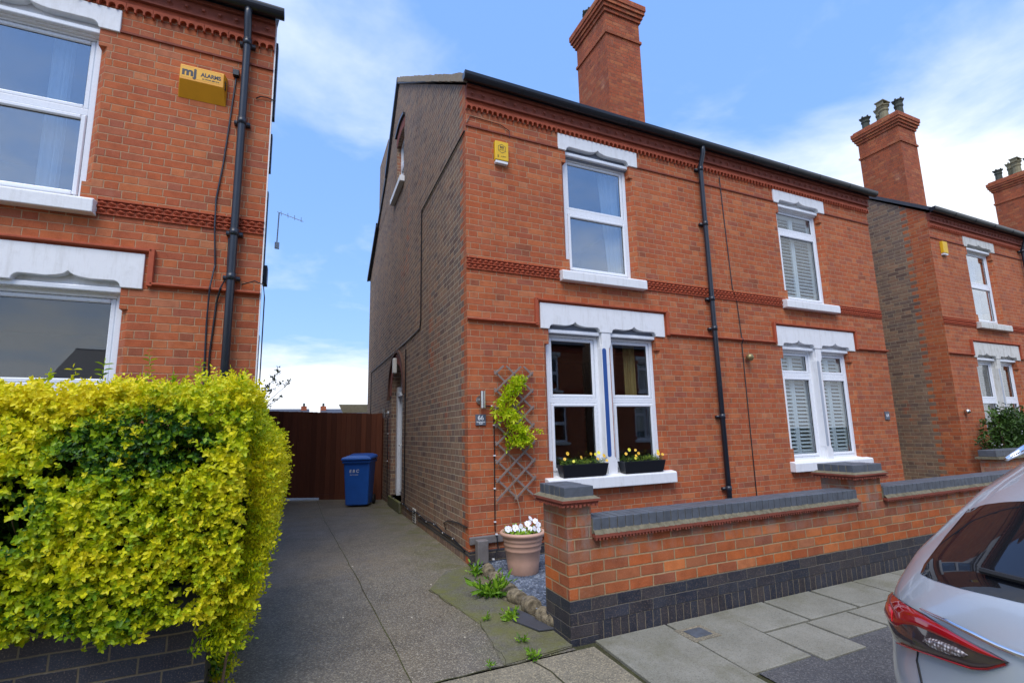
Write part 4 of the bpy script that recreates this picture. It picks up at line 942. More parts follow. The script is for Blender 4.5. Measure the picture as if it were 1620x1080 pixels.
# ------------------------------------------------------------------ fence and bin at the end of the drive
A0, A1 = Vector((-2.75, 7.95)), Vector((-.005, 6.35)); L_ = (A1-A0).length
fn = empty('wooden_gate_fence', (A0.x, A0.y, 0), math.atan2(A1.y-A0.y, A1.x-A0.x)); tag(fn, 'tall red-brown boarded fence and gate closing the end of the drive', 'fence')
b = MB(); rr = random.Random(4); x = 0.; gate = 1.62
g_ = MB()
while x < L_-.05:
    tgt = g_ if x < gate-.06 else b; zb = .04 if x < gate-.06 else .12
    zt = 2.13-.16*x/L_
    tgt.box(x+.002, x+.123, rr.uniform(-.002, .002), .02, zb, zt+rr.uniform(-.003, .003)); x += .125
g_.build('gate', M['fence'], fn, bevel=.002, seg=1)
b.build('boards', M['fence'], fn, bevel=.002, seg=1)
MB().box(gate, L_-.02, .0, .05, -.02, .118).build('gravel_board', M['fence'], fn)
MB().box(L_-.13, L_-.005, -.06, .0, -.02, 1.99).build('post', M['fence'], fn, bevel=.004)
MB().box(0, L_, .02, .06, 1.6, 1.68).build('rail', M['fence'], fn)

bn = empty('wheelie_bin', (-.60, 5.58, 0), R(-20)); tag(bn, 'blue wheelie bin lettered EBC standing before the brown fence', 'bin')
def taper(mb, w0, d0, z0, w1, d1, z1, yo=0): 
    return mb.add([(-w0/2, -d0/2+yo, z0), (w0/2, -d0/2+yo, z0), (w0/2, d0/2+yo, z0), (-w0/2, d0/2+yo, z0), (-w1/2, -d1/2+yo, z1), (w1/2, -d1/2+yo, z1), (w1/2, d1/2+yo, z1), (-w1/2, d1/2+yo, z1)],
                  [(0, 3, 2, 1), (4, 5, 6, 7), (0, 1, 5, 4), (1, 2, 6, 5), (2, 3, 7, 6), (3, 0, 4, 7)])
bb = taper(MB(), .46, .46, .03, .545, .60, .95); bb.build('body', M['bin'], bn, bevel=.03, seg=4)
ri = taper(MB(), .585, .66, .90, .60, .68, .955); ri.build('rim', M['bin'], bn, bevel=.012)
ld = MB(); ld.add([(-.31, -.37, .965), (.31, -.37, .965), (.31, .34, .985), (-.31, .34, .985), (-.30, -.36, 1.01), (.30, -.36, 1.01), (.30, .33, 1.045), (-.30, .33, 1.045), (-.20, -.22, 1.055), (.20, -.22, 1.055), (.20, .24, 1.085), (-.20, .24, 1.085)],
    [(0, 3, 2, 1), (0, 1, 5, 4), (1, 2, 6, 5), (2, 3, 7, 6), (3, 0, 4, 7), (4, 5, 9, 8), (5, 6, 10, 9), (6, 7, 11, 10), (7, 4, 8, 11), (8, 9, 10, 11)])
ld.build('lid', M['bin'], bn, bevel=.014, seg=3)
hb = MB(); hb.tube([(-.25, .38, 1.0), (.25, .38, 1.0)], .018, 10); hb.box(-.27, -.22, .30, .40, .96, 1.02); hb.box(.22, .27, .30, .40, .96, 1.02); hb.build('handle', M['bin'], bn)
for sx in (-1, 1):
    wh = MB().add([], []); pr = [(0, -.02), (.10, -.02), (.10, .02), (0, .02)]
    vs = [(sx*(.25)+ (a*.0)+t, .25+.1*math.cos(k*math.pi/10), .10+.1*math.sin(k*math.pi/10)) for t in (-.02, .025) for k in range(20) for a in (0,)]
    wh.add(vs, [tuple(range(19, -1, -1)), tuple(range(20, 40))]+[(k, (k+1) % 20, 20+(k+1) % 20, 20+k) for k in range(20)]); wh.build('wheel', M['rubber'], bn, bevel=.006)
tilt = math.atan2(.07, .92)
text('lettering', 'E B C', .085, M['whiteink'], bn, (-.05, -.2865, .735), (math.pi/2+tilt, 0, 0), .001, bold=.002, shear=.12)
text('lettering', 'RECYCLING', .032, M['whiteink'], bn, (-.05, -.2805, .66), (math.pi/2+tilt, 0, 0), .001)

# ------------------------------------------------------------------ pot with pansies, trellis and climber
PC = (.40, -.60)
pt = empty('plant_pot', (PC[0], PC[1], .01)); tag(pt, 'ribbed terracotta-coloured pot standing on slate chippings by the house corner', 'pot')
pr = [(0, .0), (.150, .0), (.158, .012), (.172, .12), (.187, .235), (.194, .24), (.191, .252), (.197, .29), (.204, .295), (.200, .305), (.206, .335), (.213, .34), (.209, .35), (.214, .375), (.232, .385), (.243, .40), (.243, .412), (.232, .425), (.215, .425), (.207, .41), (.203, .37)]
MB().lathe(pr, (0, 0, 0), 56).build('body', M['pot'], pt, smooth=True)
MB().lathe([(0, .372), (.1, .38), (.204, .372)], (0, 0, 0), 24).build('soil', M['soil'], pt)
def flowers(root, spots, mats, size, seed):
    r_ = random.Random(seed)
    for i, (x, y, z) in enumerate(spots):
        f = MB(); az_ = r_.uniform(-.5, .5); ti = r_.uniform(.2, .7); s = size*r_.uniform(.8, 1.15)
        Rm = Matrix.Rotation(az_, 3, 'Z') @ Matrix.Rotation(math.pi/2-ti, 3, 'X')
        for k, (an, ln_, wd) in enumerate(((90, 1, .95), (35, .95, .9), (145, .95, .9), (205, .9, .85), (-25, .9, .85), (270, 1.05, 1.2))):
            a = R(an); pts = []
            for q in range(9):
                th = 2*math.pi*q/9; px = .55*ln_+.5*ln_*math.cos(th); py = .5*wd*math.sin(th)
                v = Vector((px*math.cos(a)-py*math.sin(a), px*math.sin(a)+py*math.cos(a), .12*(px**2+py**2)+.02*k))*s*.6
                pts.append(tuple(Rm @ v+Vector((x, y, z))))
            f.add(pts, [tuple(range(9))])
        fo = f.build('flower', M[mats[i % len(mats)]], root, smooth=False)
        e = MB(); c_ = Rm @ Vector((0, 0, .012))+Vector((x, y, z)); e.lathe([(0, .0), (s*.12, .002), (0, .006)], (c_.x, c_.y, c_.z), 6); e.build('eye', M['flower_yellow' if mats[0] == 'flower_white' else 'ink'], fo)
pn = empty('pansy', (PC[0], PC[1], .39)); tag(pn, 'white pansies flowering in the terracotta pot', 'flowers')
rg2 = np.random.default_rng(21); n = 75; t_ = rg2.uniform(0, 6.28, n); rr_ = .18*np.sqrt(rg2.random(n))
foliage('leaves', M['weed_leaf'], np.stack([rr_*np.cos(t_), rr_*np.sin(t_), rg2.uniform(0, .03, n)], 1), np.stack([np.cos(t_)*.7, np.sin(t_)*.7, np.full(n, .9)], 1), .036, pn, 2, rg2.random(n), width=.6, seed=21)
flowers(pn, [(-.20, -.06, .085), (-.15, .0, .075), (-.115, -.08, .095), (-.08, -.06, .07), (-.03, -.10, .06), (-.005, .03, .085), (.04, -.04, .115), (.045, -.10, .075), (.085, .0, .12), (.10, -.08, .07), (.12, .05, .15), (.165, -.04, .10), (.17, .03, .12), (-.06, .08, .07), (.145, -.09, .055), (.19, .0, .085)], ['flower_white'], .052, 5)

tr = empty('trellis', (.59, 0, .69)); tag(tr, 'expanding grey wooden diamond trellis fixed on the brick front', 'trellis')
def slat(mb, xa, za, xb, zb, y, w=.024, t=.010):
    d = Vector((xb-xa, zb-za)).normalized(); n = Vector((-d.y, d.x))*w/2
    mb.prism([(xa-n.x, za-n.y), (xb-n.x, zb-n.y), (xb+n.x, zb+n.y), (xa+n.x, za+n.y)], y-t/2, y+t/2)
f1, f2 = MB(), MB(); Wt = .50; Ht = 1.58; stp = .213; sl = 1.12
x_0, x_1 = -.25, .25; ov = .022
k = -3
while k*stp < Ht+.1:
    z0 = k*stp; pa = []
    # rising slats
    xa, za, xb, zb = x_0, z0, x_1, z0+Wt*sl/1.25
    s_ = Wt*sl/1.25/Wt
    if za < 0: xa, za = x_0+(-za)/s_, 0
    if zb > Ht: xb, zb = x_0+(Ht-z0)/s_, Ht
    if xb-xa > .08:
        slat(f1, xa-.012, za-.012*s_, xb+.012, zb+.012*s_, -.052)
        slat(f2, -(xa-.012), za-.012*s_, -(xb+.012), zb+.012*s_, -.040)
    k += 1
f1.build('slats', M['trellis'], tr, bevel=.001, seg=1); f2.build('slats', M['trellis'], tr, bevel=.001, seg=1)
vi = empty('climber', (.50, -.3, .4)); tag(vi, 'yellow-green leafy climber on the upper half of the trellis', 'climbing plant')
path = [(.40, -.56, .40), (.47, -.40, .62), (.52, -.12, .85), (.50, -.075, 1.15), (.49, -.075, 1.45), (.56, -.07, 1.62), (.50, -.07, 1.85), (.60, -.07, 2.05), (.58, -.07, 2.2)]
MB().tube(path, [.007, .006, .006, .005, .005, .004, .004, .003, .002], 6).build('stem', M['stem'], vi).matrix_parent_inverse = Matrix.Translation(-vi.location)
Pv, Dv = [], []; r2 = np.random.default_rng(31)
for (cx, cz, sx_, sz_, n) in ((.62, 2.10, .09, .07, 34), (.52, 1.98, .10, .05, 26), (.46, 1.84, .10, .07, 26), (.40, 1.72, .13, .05, 26), (.52, 1.66, .10, .06, 30), (.56, 1.50, .13, .06, 32), (.68, 1.42, .12, .07, 30), (.60, 1.35, .12, .04, 22)):
    Pv += [(cx+r2.normal()*sx_*.6, -.07-abs(r2.normal())*.035, cz+r2.normal()*sz_*.6) for _ in range(n)]
Pv = np.array(Pv); Dv = np.stack([r2.normal(0, .7, len(Pv)), -np.abs(r2.normal(.7, .4, len(Pv))), r2.normal(-.25, .5, len(Pv))], 1)
foliage('leaves', M['vine_leaf'], Pv, Dv, .058, vi, 2, r2.random(len(Pv)), spread=.8, width=.40, curl=.5, seed=31).matrix_parent_inverse = Matrix.Translation(-vi.location)

# edging stones, slate offcut, blue brick block
pts = [(.045, -.34), (.035, -.62), (.03, -.90), (.025, -1.14), (.03, -1.40), (.05, -1.66), (.07, -1.84)]
edl = ['rounded edging stone closest to the house corner', 'second edging stone from the house corner, half hidden by the big weed', 'pale edging stone behind the big weed', 'edging stone just past the big weed, dark gap on its far side', 'middle edging stone, cracked across', 'long edging stone second from the wall pier', 'short edging stone touching the wall pier']
for i, (x, y) in enumerate(pts):
    nx = pts[min(i+1, 6)] if i < 6 else (.08, -2.0); ln = .165 if i < 6 else .10
    b = MB(); rr = random.Random(40+i); an = math.atan2(nx[1]-y, nx[0]-x)
    prof = [(-ln/2*.88, .048), (-ln/2, .066), (-ln*.2, .073), (ln*.15, .069), (ln/2*.98, .064), (ln/2*.9, .046)]
    rings = []
    for u, r_ in prof: rings.append([(u+rr.uniform(-.006, .006), r_*1.0*math.cos(2*math.pi*k/14)*(1+rr.uniform(-.08, .08)), .055+r_*math.sin(2*math.pi*k/14)*(1+rr.uniform(-.1, .1))) for k in range(14)])
    vs = [p for g in rings for p in g]
    b.add(vs, [(a*14+k, a*14+(k+1) % 14, (a+1)*14+(k+1) % 14, (a+1)*14+k) for a in range(5) for k in range(14)]+[tuple(range(13, -1, -1)), tuple(70+k for k in range(14))])
    o = b.build('edging_stone', M['log']); o.location = (x, y-.12 if i < 6 else y-.06, gz(x, y)-.015); o.rotation_euler = (rr.uniform(-.3, .3), rr.uniform(-.08, .08), an+rr.uniform(-.16, .16)); o.scale = (1, rr.uniform(.9, 1.15), rr.uniform(.85, 1.2))
    sm = o.modifiers.new('round', 'SUBSURF'); sm.levels = sm.render_levels = 1
    dm = o.modifiers.new('rough', 'DISPLACE'); tx = bpy.data.textures.new('lump', 'CLOUDS'); tx.noise_scale = .05; dm.texture = tx; dm.strength = .018; dm.texture_coords = 'GLOBAL'
    tag(o, edl[i], 'stone', 'edging stones beside the chippings')
sc_ = MB().prism([(-.10, -1.40), (-.19, -1.66), (-.09, -1.93), (.04, -1.95), (-.03, -1.55)], gz(0, -1.7)+.006, gz(0, -1.7)+.02, 'z').build('slate_offcut', M['slate'], bevel=.003)
tag(sc_, 'flat dark slate offcut lying beside the edging stones', 'slate')
bk = MB().box(-.055, .075, -.05, .05, -.125, .125).build('corner_block', M['concrete_block'], bevel=.012, seg=3); bk.location = (.105, -.115, .155)
tag(bk, 'upright grey blue brick leaning on the plinth at the house corner', 'brick')

# ------------------------------------------------------------------ window boxes
for x0, lab in ((1.19, 'black window box with orange and yellow pansies, left of the blue stripe'), (2.13, 'black window box with lemon and yellow pansies, right of the blue stripe')):
    w_ = .69; bx = empty('window_box', (x0+w_/2, -.035, .895)); tag(bx, lab, 'planter', 'window boxes on the sill')
    t_ = MB(); t_.add([(-w_/2+.03, -.055, 0), (w_/2-.03, -.055, 0), (w_/2-.03, .055, 0), (-w_/2+.03, .055, 0), (-w_/2, -.085, .155), (w_/2, -.085, .155), (w_/2, .085, .155), (-w_/2, .085, .155), (-w_/2+.012, -.073, .155), (w_/2-.012, -.073, .155), (w_/2-.012, .073, .155), (-w_/2+.012, .073, .155), (-w_/2+.012, -.073, .13), (w_/2-.012, -.073, .13), (w_/2-.012, .073, .13), (-w_/2+.012, .073, .13)],
        [(0, 3, 2, 1), (0, 1, 5, 4), (1, 2, 6, 5), (2, 3, 7, 6), (3, 0, 4, 7), (4, 5, 9, 8), (5, 6, 10, 9), (6, 7, 11, 10), (7, 4, 8, 11), (8, 9, 13, 12), (9, 10, 14, 13), (10, 11, 15, 14), (11, 8, 12, 15)])
    t_.build('trough', M['black_plastic'], bx, bevel=.004); MB().box(-w_/2+.012, w_/2-.012, -.073, .073, .12, .135).build('soil', M['soil'], bx)
    fl_ = empty('bedding_plants', (x0+w_/2, -.035, 1.03)); first = x0 < 1.5
    tag(fl_, 'orange and yellow pansies growing in the window box left of the blue stripe' if first else 'lemon and yellow pansies growing in the window box right of the blue stripe', 'flowers', 'pansies in the window boxes')
    rg2 = np.random.default_rng(int(x0*100)); n = 150
    Pf = np.stack([rg2.uniform(-w_/2+.03, w_/2-.03, n), rg2.uniform(-.06, .06, n), rg2.uniform(0, .05, n)], 1)
    foliage('leaves', M['bedding_leaf'], Pf, np.stack([rg2.normal(0, .5, n), rg2.normal(-.3, .4, n), np.ones(n)], 1), .026, fl_, 2, rg2.random(n), width=.42, length=1.3, seed=3)
    sp1 = [(-.22, 0, .155), (-.28, -.03, .09), (-.17, -.06, .06), (.13, 0, .14), (.20, -.05, .075), (.25, .0, .15), (.31, -.03, .11), (.33, -.06, .05), (.22, .03, .13), (-.02, .0, .10)] if first else [(-.20, 0, .17), (-.27, -.02, .12), (-.08, .02, .16), (-.15, -.06, .06), (-.13, -.05, .09), (.27, -.02, .10), (.30, .02, .13), (.33, -.04, .09), (-.07, -.03, .12)]
    flowers(fl_, sp1, ['flower_yellow', 'flower_yellow', 'flower_lemon'] if first else ['flower_lemon', 'flower_yellow', 'flower_yellow'], .038, 7)

# ------------------------------------------------------------------ fittings on the walls
def plaque(x, z, w_, h_, num, sub, lab):
    p_ = empty('number_plaque', (x, 0, z)); tag(p_, lab, 'house number'); MB().box(-w_/2, w_/2, -.018, -.001, -h_/2, h_/2).build('plate', M['plaque'], p_, bevel=.002)
    text('lettering', num, .078, M['whiteink'], p_, (0, -.0185, .022 if sub else 0), (math.pi/2, 0, 0), .001, bold=.001)
    if sub: text('lettering', sub[0], .022, M['whiteink'], p_, (0, -.0185, -.026), (math.pi/2, 0, 0), .0006, bold=.0008); text('lettering', sub[1], .020, M['whiteink'], p_, (0, -.0185, -.046), (math.pi/2, 0, 0), .0006, bold=.0008)
plaque(.157, 1.625, .128, .13, '66', ('Nottingham', 'Road'), 'grey square house number plaque reading 66 beside the steel wall lamp')
plaque(8.22, 1.62, .13, .15, '64', None, 'dark house number plaque reading 64 at the far end of the semi')
def updown(loc, rz, lab):
    l_ = empty('wall_light', loc, rz); tag(l_, lab, 'wall light'); b = MB()
    b.tube([(0, -.10, -.10), (0, -.10, .10)], .032, 20); b.build('lamp_tube', M['steel'], l_, smooth=False)
    MB().tube([(0, -.075, 0), (0, -.001, 0)], [.02, .02], 12).build('arm', M['steel'], l_); MB().tube([(0, -.02, 0), (0, -.001, 0)], .055, 20).build('backplate', M['steel'], l_)
updown((.155, 0, 1.86), 0, 'cylindrical steel up-and-down wall lamp on the brick front above the number plaque')
updown((0, 5.62, 1.95), -math.pi/2, 'steel wall lamp on the side wall just beyond the arched doorway')
hl = MB().box(-.095, -.012, 4.60, 4.72, 2.74, 3.06).build('door_lantern', M['stone_old'], bevel=.02); tag(hl, 'pale bulkhead lamp hanging under the peak of the doorway arch', 'wall light')
def cable(name, pts, r_, mat, lab, clips=(), cat='cable'):
    o = empty(name, pts[0]); tag(o, lab, cat); MB().tube(pts, r_, 6).build('wire', M[mat], o).matrix_parent_inverse = Matrix.Translation(-Vector(pts[0]))
    for (x, y, z) in clips: MB().box(x-.012, x+.012, y-.012, y+.012, z-.007, z+.007).build('clip', M['whiteink'], o).matrix_parent_inverse = Matrix.Translation(-Vector(pts[0]))
    return o
cable('lamp_cable', [(.19, -.02, 1.79), (.29, -.012, 1.79), (.325, -.012, 1.76), (.327, -.012, 1.3), (.322, -.012, .9), (.318, -.012, .34), (.32, -.06, .30), (.33, -.07, .15), (.26, -.08, .06)], .007, 'black_plastic', 'black cable dropping from the front wall lamp down to the plinth', [(.30, -.014, 1.79), (.326, -.014, 1.56), (.325, -.014, 1.2), (.321, -.014, .82), (.318, -.014, .44), (.316, -.06, .31), (.26, -.09, .05)])
pts = []; clips = []
for k in range(25):
    y = .1+5.5*k/24; pts.append((-.018, y, .19+.02*math.sin(k*1.3) if y > .6 else .12+.11*y))
for k in range(2, 24, 2): clips.append(pts[k])
cable('side_cable', pts, .011, 'black_plastic', 'thick black cable with white clips running along the foot of the side wall', clips)
cable('side_cable', [(-.015, .9, .24), (-.015, 1.0, .30), (-.015, .8, .36), (-.015, .4, .40), (-.012, .03, .40)], .008, 'black_plastic', 'thin black cable looping up from the thick one towards the house corner')
cable('side_cable', [(-.012, .01, 5.36), (-.012, 2.40, 5.36), (-.012, 2.44, 5.25), (-.012, 2.44, 3.4), (-.012, 2.50, 3.26), (-.012, 3.4, 3.24), (-.012, 8.6, 3.26), (-.012, 8.68, 3.15), (-.012, 8.7, .9)], .010, 'black_plastic', 'black cable running along the gable, dropping and crossing above the doorway arch')
cable('side_cable', [(-.012, 3.70, 3.1), (-.012, 3.70, .22)], .010, 'black_plastic', 'black cable dropping beside the near edge of the doorway')
cable('side_cable', [(-.03, 5.62, 1.85), (-.012, 5.62, 1.4), (-.012, 5.64, .8), (-.012, 5.62, .2)], .008, 'black_plastic', 'black cable dropping from the lamp beyond the doorway', [(-.014, 5.62, 1.5), (-.014, 5.64, .9)])
cable('front_cable', [(4.47, -.01, 5.62), (4.49, -.01, 4.9), (4.53, -.01, 3.7), (4.60, -.01, 3.5), (4.62, -.02, 2.9), (4.615, -.05, 2.85), (4.62, -.01, 2.78), (4.625, -.01, .35)], .0075, 'black_plastic', 'thin dark cable running down the brick front beside the downpipe')
cable('front_cable', [(-2.60, -.01, 5.34), (-2.63, -.012, 4.8), (-2.66, -.012, 4.3), (-2.70, -.012, 3.9), (-2.69, -.03, 3.6), (-2.665, -.012, 3.2), (-2.69, -.05, 2.95), (-2.70, -.012, 2.6), (-2.67, -.012, 1.2)], .008, 'iron', 'grey cable hanging from the little box beside the left downpipe')
cable('front_cable', [(-2.56, -.012, 3.5), (-2.55, -.03, 3.1), (-2.60, -.05, 2.95), (-2.63, -.012, 2.8), (-2.655, -.012, 2.3), (-2.64, -.012, 1.2)], .009, 'black_plastic', 'black cable just left of the left house downpipe', )
cable('front_cable', [(-2.40, -.012, 5.13), (-2.36, -.02, 5.16), (-2.29, -.015, 5.17), (-2.21, -.012, 5.15)], .006, 'black_plastic', 'short black cable looping from the left downpipe to the house corner')
cable('front_cable', [(-2.42, -.02, 3.02), (-2.30, -.055, 3.06), (-2.22, -.05, 3.03), (-2.205, -.03, 2.9), (-2.205, -.02, 1.3)], .006, 'black_plastic', 'black cable crossing the left string course and dropping at the corner')
cable('front_cable', [(.01, -.01, 5.47), (.06, -.01, 5.58), (.5, -.012, 5.56), (.62, -.015, 5.50), (.62, -.015, 5.40)], .005, 'black_plastic', 'thin cable end under the eaves above the yellow alarm box')
for x, z, lab in ((-2.60, 5.36, 'small dark junction box under the eaves of the left house'), (-2.515, 5.24, 'small dark junction box touching the left downpipe')):
    o = MB().box(-.03, .03, -.05, -.001, -.035, .035).build('junction_box', M['black_plastic'], bevel=.006); o.location = (x, 0, z); tag(o, lab, 'junction box')
o = MB().lathe([(0, -.06), (.035, -.05), (.055, -.02), (.058, .01), (.045, .045), (0, .06)], (0, 0, 0), 20).build('wall_bell', plain('tarnished_brass', lin(150, 138, 96), .4, .4, 10, .1, metal=.6), smooth=True); o.location = (4.70, -.07, 2.56); tag(o, 'round tarnished brass bell on the brick between the two semis', 'bell')
o = MB().lathe([(0, -.05), (.05, -.02), (.045, .04), (0, .05)], (0, 0, 0), 14).build('wall_bell', M['steel'], smooth=True); o.location = (10.95, -.05, 1.68); tag(o, 'grey round bell on the third house near its corner', 'bell')
# alarm boxes
aa = empty('alarm_box', (-2.89, 0, 5.12)); tag(aa, 'wide yellow alarm box with sloping underside, lettered mj alarms, on the left house', 'alarm')
w_ = .215
s_ = MB(); s_.prism([(-.001, -.165), (-.10, -.012), (-.10, .145), (-.085, .158), (-.001, .158)], -w_, w_, 'x'); s_.v = [(x*(1 if y > -.05 else .90), y, z) for x, y, z in s_.v]
s_.build('case', M['yellow'], aa, bevel=.006)
text('lettering', 'mj', .125, M['ink'], aa, (-.112, -.1012, .075), (math.pi/2, 0, 0), .0008, bold=.005, sx=1.05)
MB().box(-.19, .165, -.1008, -.1003, .012, .128).build('sticker', M['sticker'], aa)
text('lettering', 'ALARMS', .060, M['ink'], aa, (.078, -.1012, .075), (math.pi/2, 0, 0), .0008, bold=.0025, sx=.8)
text('lettering', '24 HOUR SERVICE', .019, M['ink'], aa, (.078, -.1012, .030), (math.pi/2, 0, 0), .0006, bold=.0006)
vn = MB()
for k in range(5): vn.box(w_*.90+.002+.0045*(0), w_*.97, -.07, -.035, .0+.022*k-.01, .007+.022*k-.01)
vn.build('vent_slots', M['ink'], aa); MB().lathe([(0, 0), (.008, .0), (0, .008)], (0, -.055, -.045), 8).build('screw', M['ink'], aa)
def small_alarm(x, z, lab, txt):
    a_ = empty('alarm_box', (x, 0, z)); tag(a_, lab, 'alarm'); MB().box(-.095, .095, -.062, -.001, -.105, .165).build('case', M['yellow_pale'], a_, bevel=.008)
    MB().box(-.088, .088, -.055, -.001, -.145, -.107).build('base', M['stone'], a_, bevel=.006)
    if txt:
        rg_o = MB(); pt_ = [(.062*math.sin(2*math.pi*k/6), .06+.066*math.cos(2*math.pi*k/6)) for k in range(6)]; pi_ = [(x_*.90, .06+(z_-.06)*.90) for x_, z_ in pt_]
        rg_o.add([(a, -.0632, b_) for a, b_ in pt_]+[(a, -.0632, b_) for a, b_ in pi_], [(k, (k+1) % 6, 6+(k+1) % 6, 6+k) for k in range(6)]); rg_o.build('emblem', M['ink'], a_)
        text('lettering', 'BSI', .046, M['ink'], a_, (0, -.0635, .078), (math.pi/2, 0, 0), .0005, bold=.0006); text('lettering', 'SECURITY', .017, M['ink'], a_, (0, -.0635, .042), (math.pi/2, 0, 0), .0004)
        text('lettering', 'S', .05, M['ink'], a_, (-.055, -.0635, -.055), (math.pi/2, 0, 0), .0005); text('lettering', 'ALARMS', .02, M['ink'], a_, (.02, -.0635, -.05), (math.pi/2, 0, 0), .0004)
    return a_
small_alarm(.485, 5.12, 'tall yellow alarm box with a black six-sided emblem on the middle semi', True)
small_alarm(11.15, 5.28, 'plain yellow alarm box high on the third house past the gap', False)
# aerial on the left house
ae = empty('aerial', (-2.28, 1.8, 4.2)); tag(ae, 'thin television aerial on a bracket off the left house side wall', 'aerial')
q = MB(); q.tube([(-2.235, 1.95, 4.20), (-2.225, 1.95, 4.72)], .008, 6); q.box(-2.26, -2.20, 1.93, 1.97, 4.17, 4.26); q.build('mast', M['steel'], ae).matrix_parent_inverse = Matrix.Translation(-ae.location)
q = MB(); q.tube([(-2.25, 1.95, 4.73), (-1.90, 2.1, 4.70)], .005, 5)
for k in range(4): q.tube([(-2.2+.09*k, 1.90+.04*k, 4.73), (-2.2+.09*k, 2.05+.04*k, 4.72)], .003, 4)
q.build('boom', M['steel'], ae).matrix_parent_inverse = Matrix.Translation(-ae.location)
# service cover in the pavement
mc = empty('service_cover', (.97, -2.46, gz(0, -2.46))); tag(mc, 'small square blue-grey service cover in the pavement by the garden wall', 'cover')
MB().box(-.13, .13, -.10, .12, -.02, .004).build('surround', M['concrete'], mc); MB().box(-.075, .085, -.055, .075, -.02, .009).build('lid', M['blue_coping'], mc, bevel=.003)

# curtains
def curtain(x0, x1, z0, z1, mat, lab, y=.24, lean=0., cat='curtain'):
    b = MB(); n = 40; vs = []
    for j in range(2):
        for i in range(n+1):
            u = i/n; z = z1 if j else z0; x = x0+(x1-x0)*u+(0 if j else lean*(1-u)); vs.append((x, y+.022*math.sin(u*26)+.008*math.sin(u*61), z))
    b.add(vs, [(i, i+1, n+2+i, n+1+i) for i in range(n)]); return tag(b.build('curtain', M[mat], smooth=True), lab, cat)
curtain(2.18, 2.54, 3.72, 5.33, 'curtain', 'white curtain drawn back to the right inside the upstairs window of the middle semi', lean=.12)
curtain(2.52, 2.72, 1.9, 2.75, 'curtain_gold', 'gold curtain gathered inside the downstairs window right of the blue stripe', y=.30)
curtain(-4.22, -4.05, 3.7, 5.5, 'curtain', 'white net curtain at the left of the upstairs window of the left house', y=.26)
curtain(12.3, 13.2, 3.8, 5.4, 'curtain', 'pale curtain across the upstairs window of the third house', y=.3)
curtain(12.2, 12.5, 1.0, 2.8, 'curtain', 'pale curtain in the downstairs window of the third house', y=.3)

# ------------------------------------------------------------------ buildings beyond the fence
sd = empty('outbuilding', (.2, 15, 0)); tag(sd, 'low outbuilding with pale ribbed roof seen over the fence against the side wall', 'outbuilding')
b = MB(); zz = [(15, 2.42), (17.5, 2.95)]
for k in range(9): b.box(-.28, 3.2, 15+.28*k, 15.26+.28*k, 2.40+.055*k, 2.43+.055*k)
b.build('roof', M['lime'], sd).matrix_parent_inverse = Matrix.Translation(-sd.location); MB().box(-.2, 3.1, 15.1, 17.4, -.2, 2.38).build('wall', M['brick'], sd).matrix_parent_inverse = Matrix.Translation(-sd.location)
for (x0, x1, lab, chx) in ((-9.5, -1.05, 'distant slate-roofed house with an orange chimney seen over the left of the fence', -1.6), (.1, 6.5, 'distant slate-roofed house with a brown chimney seen over the middle of the fence', .35)):
    dh = empty('distant_house', ((x0+x1)/2, 50, -2)); tag(dh, lab, 'house', 'distant houses beyond the fence')
    ob = MB().prism([(48, 3.4), (51, 4.45), (54, 3.4), (54, 3.2), (48, 3.2)], x0, x1, 'x').build('roof', M['slate'], dh); ob.matrix_parent_inverse = Matrix.Translation(-dh.location)
    MB().box(x0+.2, x1-.2, 48.3, 53.7, -2.3, 3.3).build('wall', M['brick'], dh).matrix_parent_inverse = Matrix.Translation(-dh.location)
    q = MB(); q.box(chx-.28, chx+.28, 50.5, 51.5, 3.5, 4.72); q.build('chimney', M['brick_chimney'], dh).matrix_parent_inverse = Matrix.Translation(-dh.location)
    MB().lathe([(.12, 0), (.10, .3), (.13, .34), (0, .35)], (chx, 51, 4.72), 8).build('chimney_pot', M['pot_dark'], dh).matrix_parent_inverse = Matrix.Translation(-dh.location)

# ------------------------------------------------------------------ parked car
CY = -5.02
ZP = [-.10, .05, .2, .38, .55, .64, .74, .83, .90, .95, 1.06, 1.18, 1.265, 1.31, 1.345, 1.37, 1.385]
XR = [.22, .10, .03, .0, .0, .04, .07, .10, .145, .19, .33, .48, .585, .60, .78, 1.05, 1.5]
HWD = [.84, .87, .89, .89, .895, .903, .910, .897, .88, .868, .825, .77, .70, .648, .58, .46, .30]
LCN = [.45, .50, .55, .58, .58, .56, .54, .56, .60, .62, .68, .72, .75, .75, .75, .8, .8]
XF = [4.40, 4.50, 4.58, 4.60, 4.60, 4.58, 4.50, 4.2, 3.75, 3.55, 3.30, 3.05, 2.86, 2.74, 2.6, 2.35, 2.0]
ip = lambda z, A: float(np.interp(z, ZP, A))
def CS(t, z, off=0.):
    """car skin at height z; t runs from the middle of the tail (0) round to the kerb side (1)"""
    s_ = 1 if t >= 0 else -1; a = min(abs(t), 1)*math.pi/2
    f = lambda zz, tt: (ip(zz, XR)+ip(zz, LCN)*(1-math.cos(tt)**.8), ip(zz, HWD)*math.sin(tt)**.8)
    x, y = f(z, a)
    if off:
        e = 1e-3; p0 = Vector((*f(z, max(a-e, 1e-4)), z)); p1 = Vector((*f(z, min(a+e, math.pi/2-1e-4)), z)); q0 = Vector((*f(z-.01, a), z-.01)); q1 = Vector((*f(z+.01, a), z+.01))
        nrm = (p1-p0).cross(q1-q0).normalized(); nrm = nrm if nrm.x < 0 or nrm.y > .5 else -nrm
        if nrm.x > .3: nrm = -nrm
        x += nrm.x*off; y += nrm.y*off; z += nrm.z*off
    return (x, CY+s_*y, z)
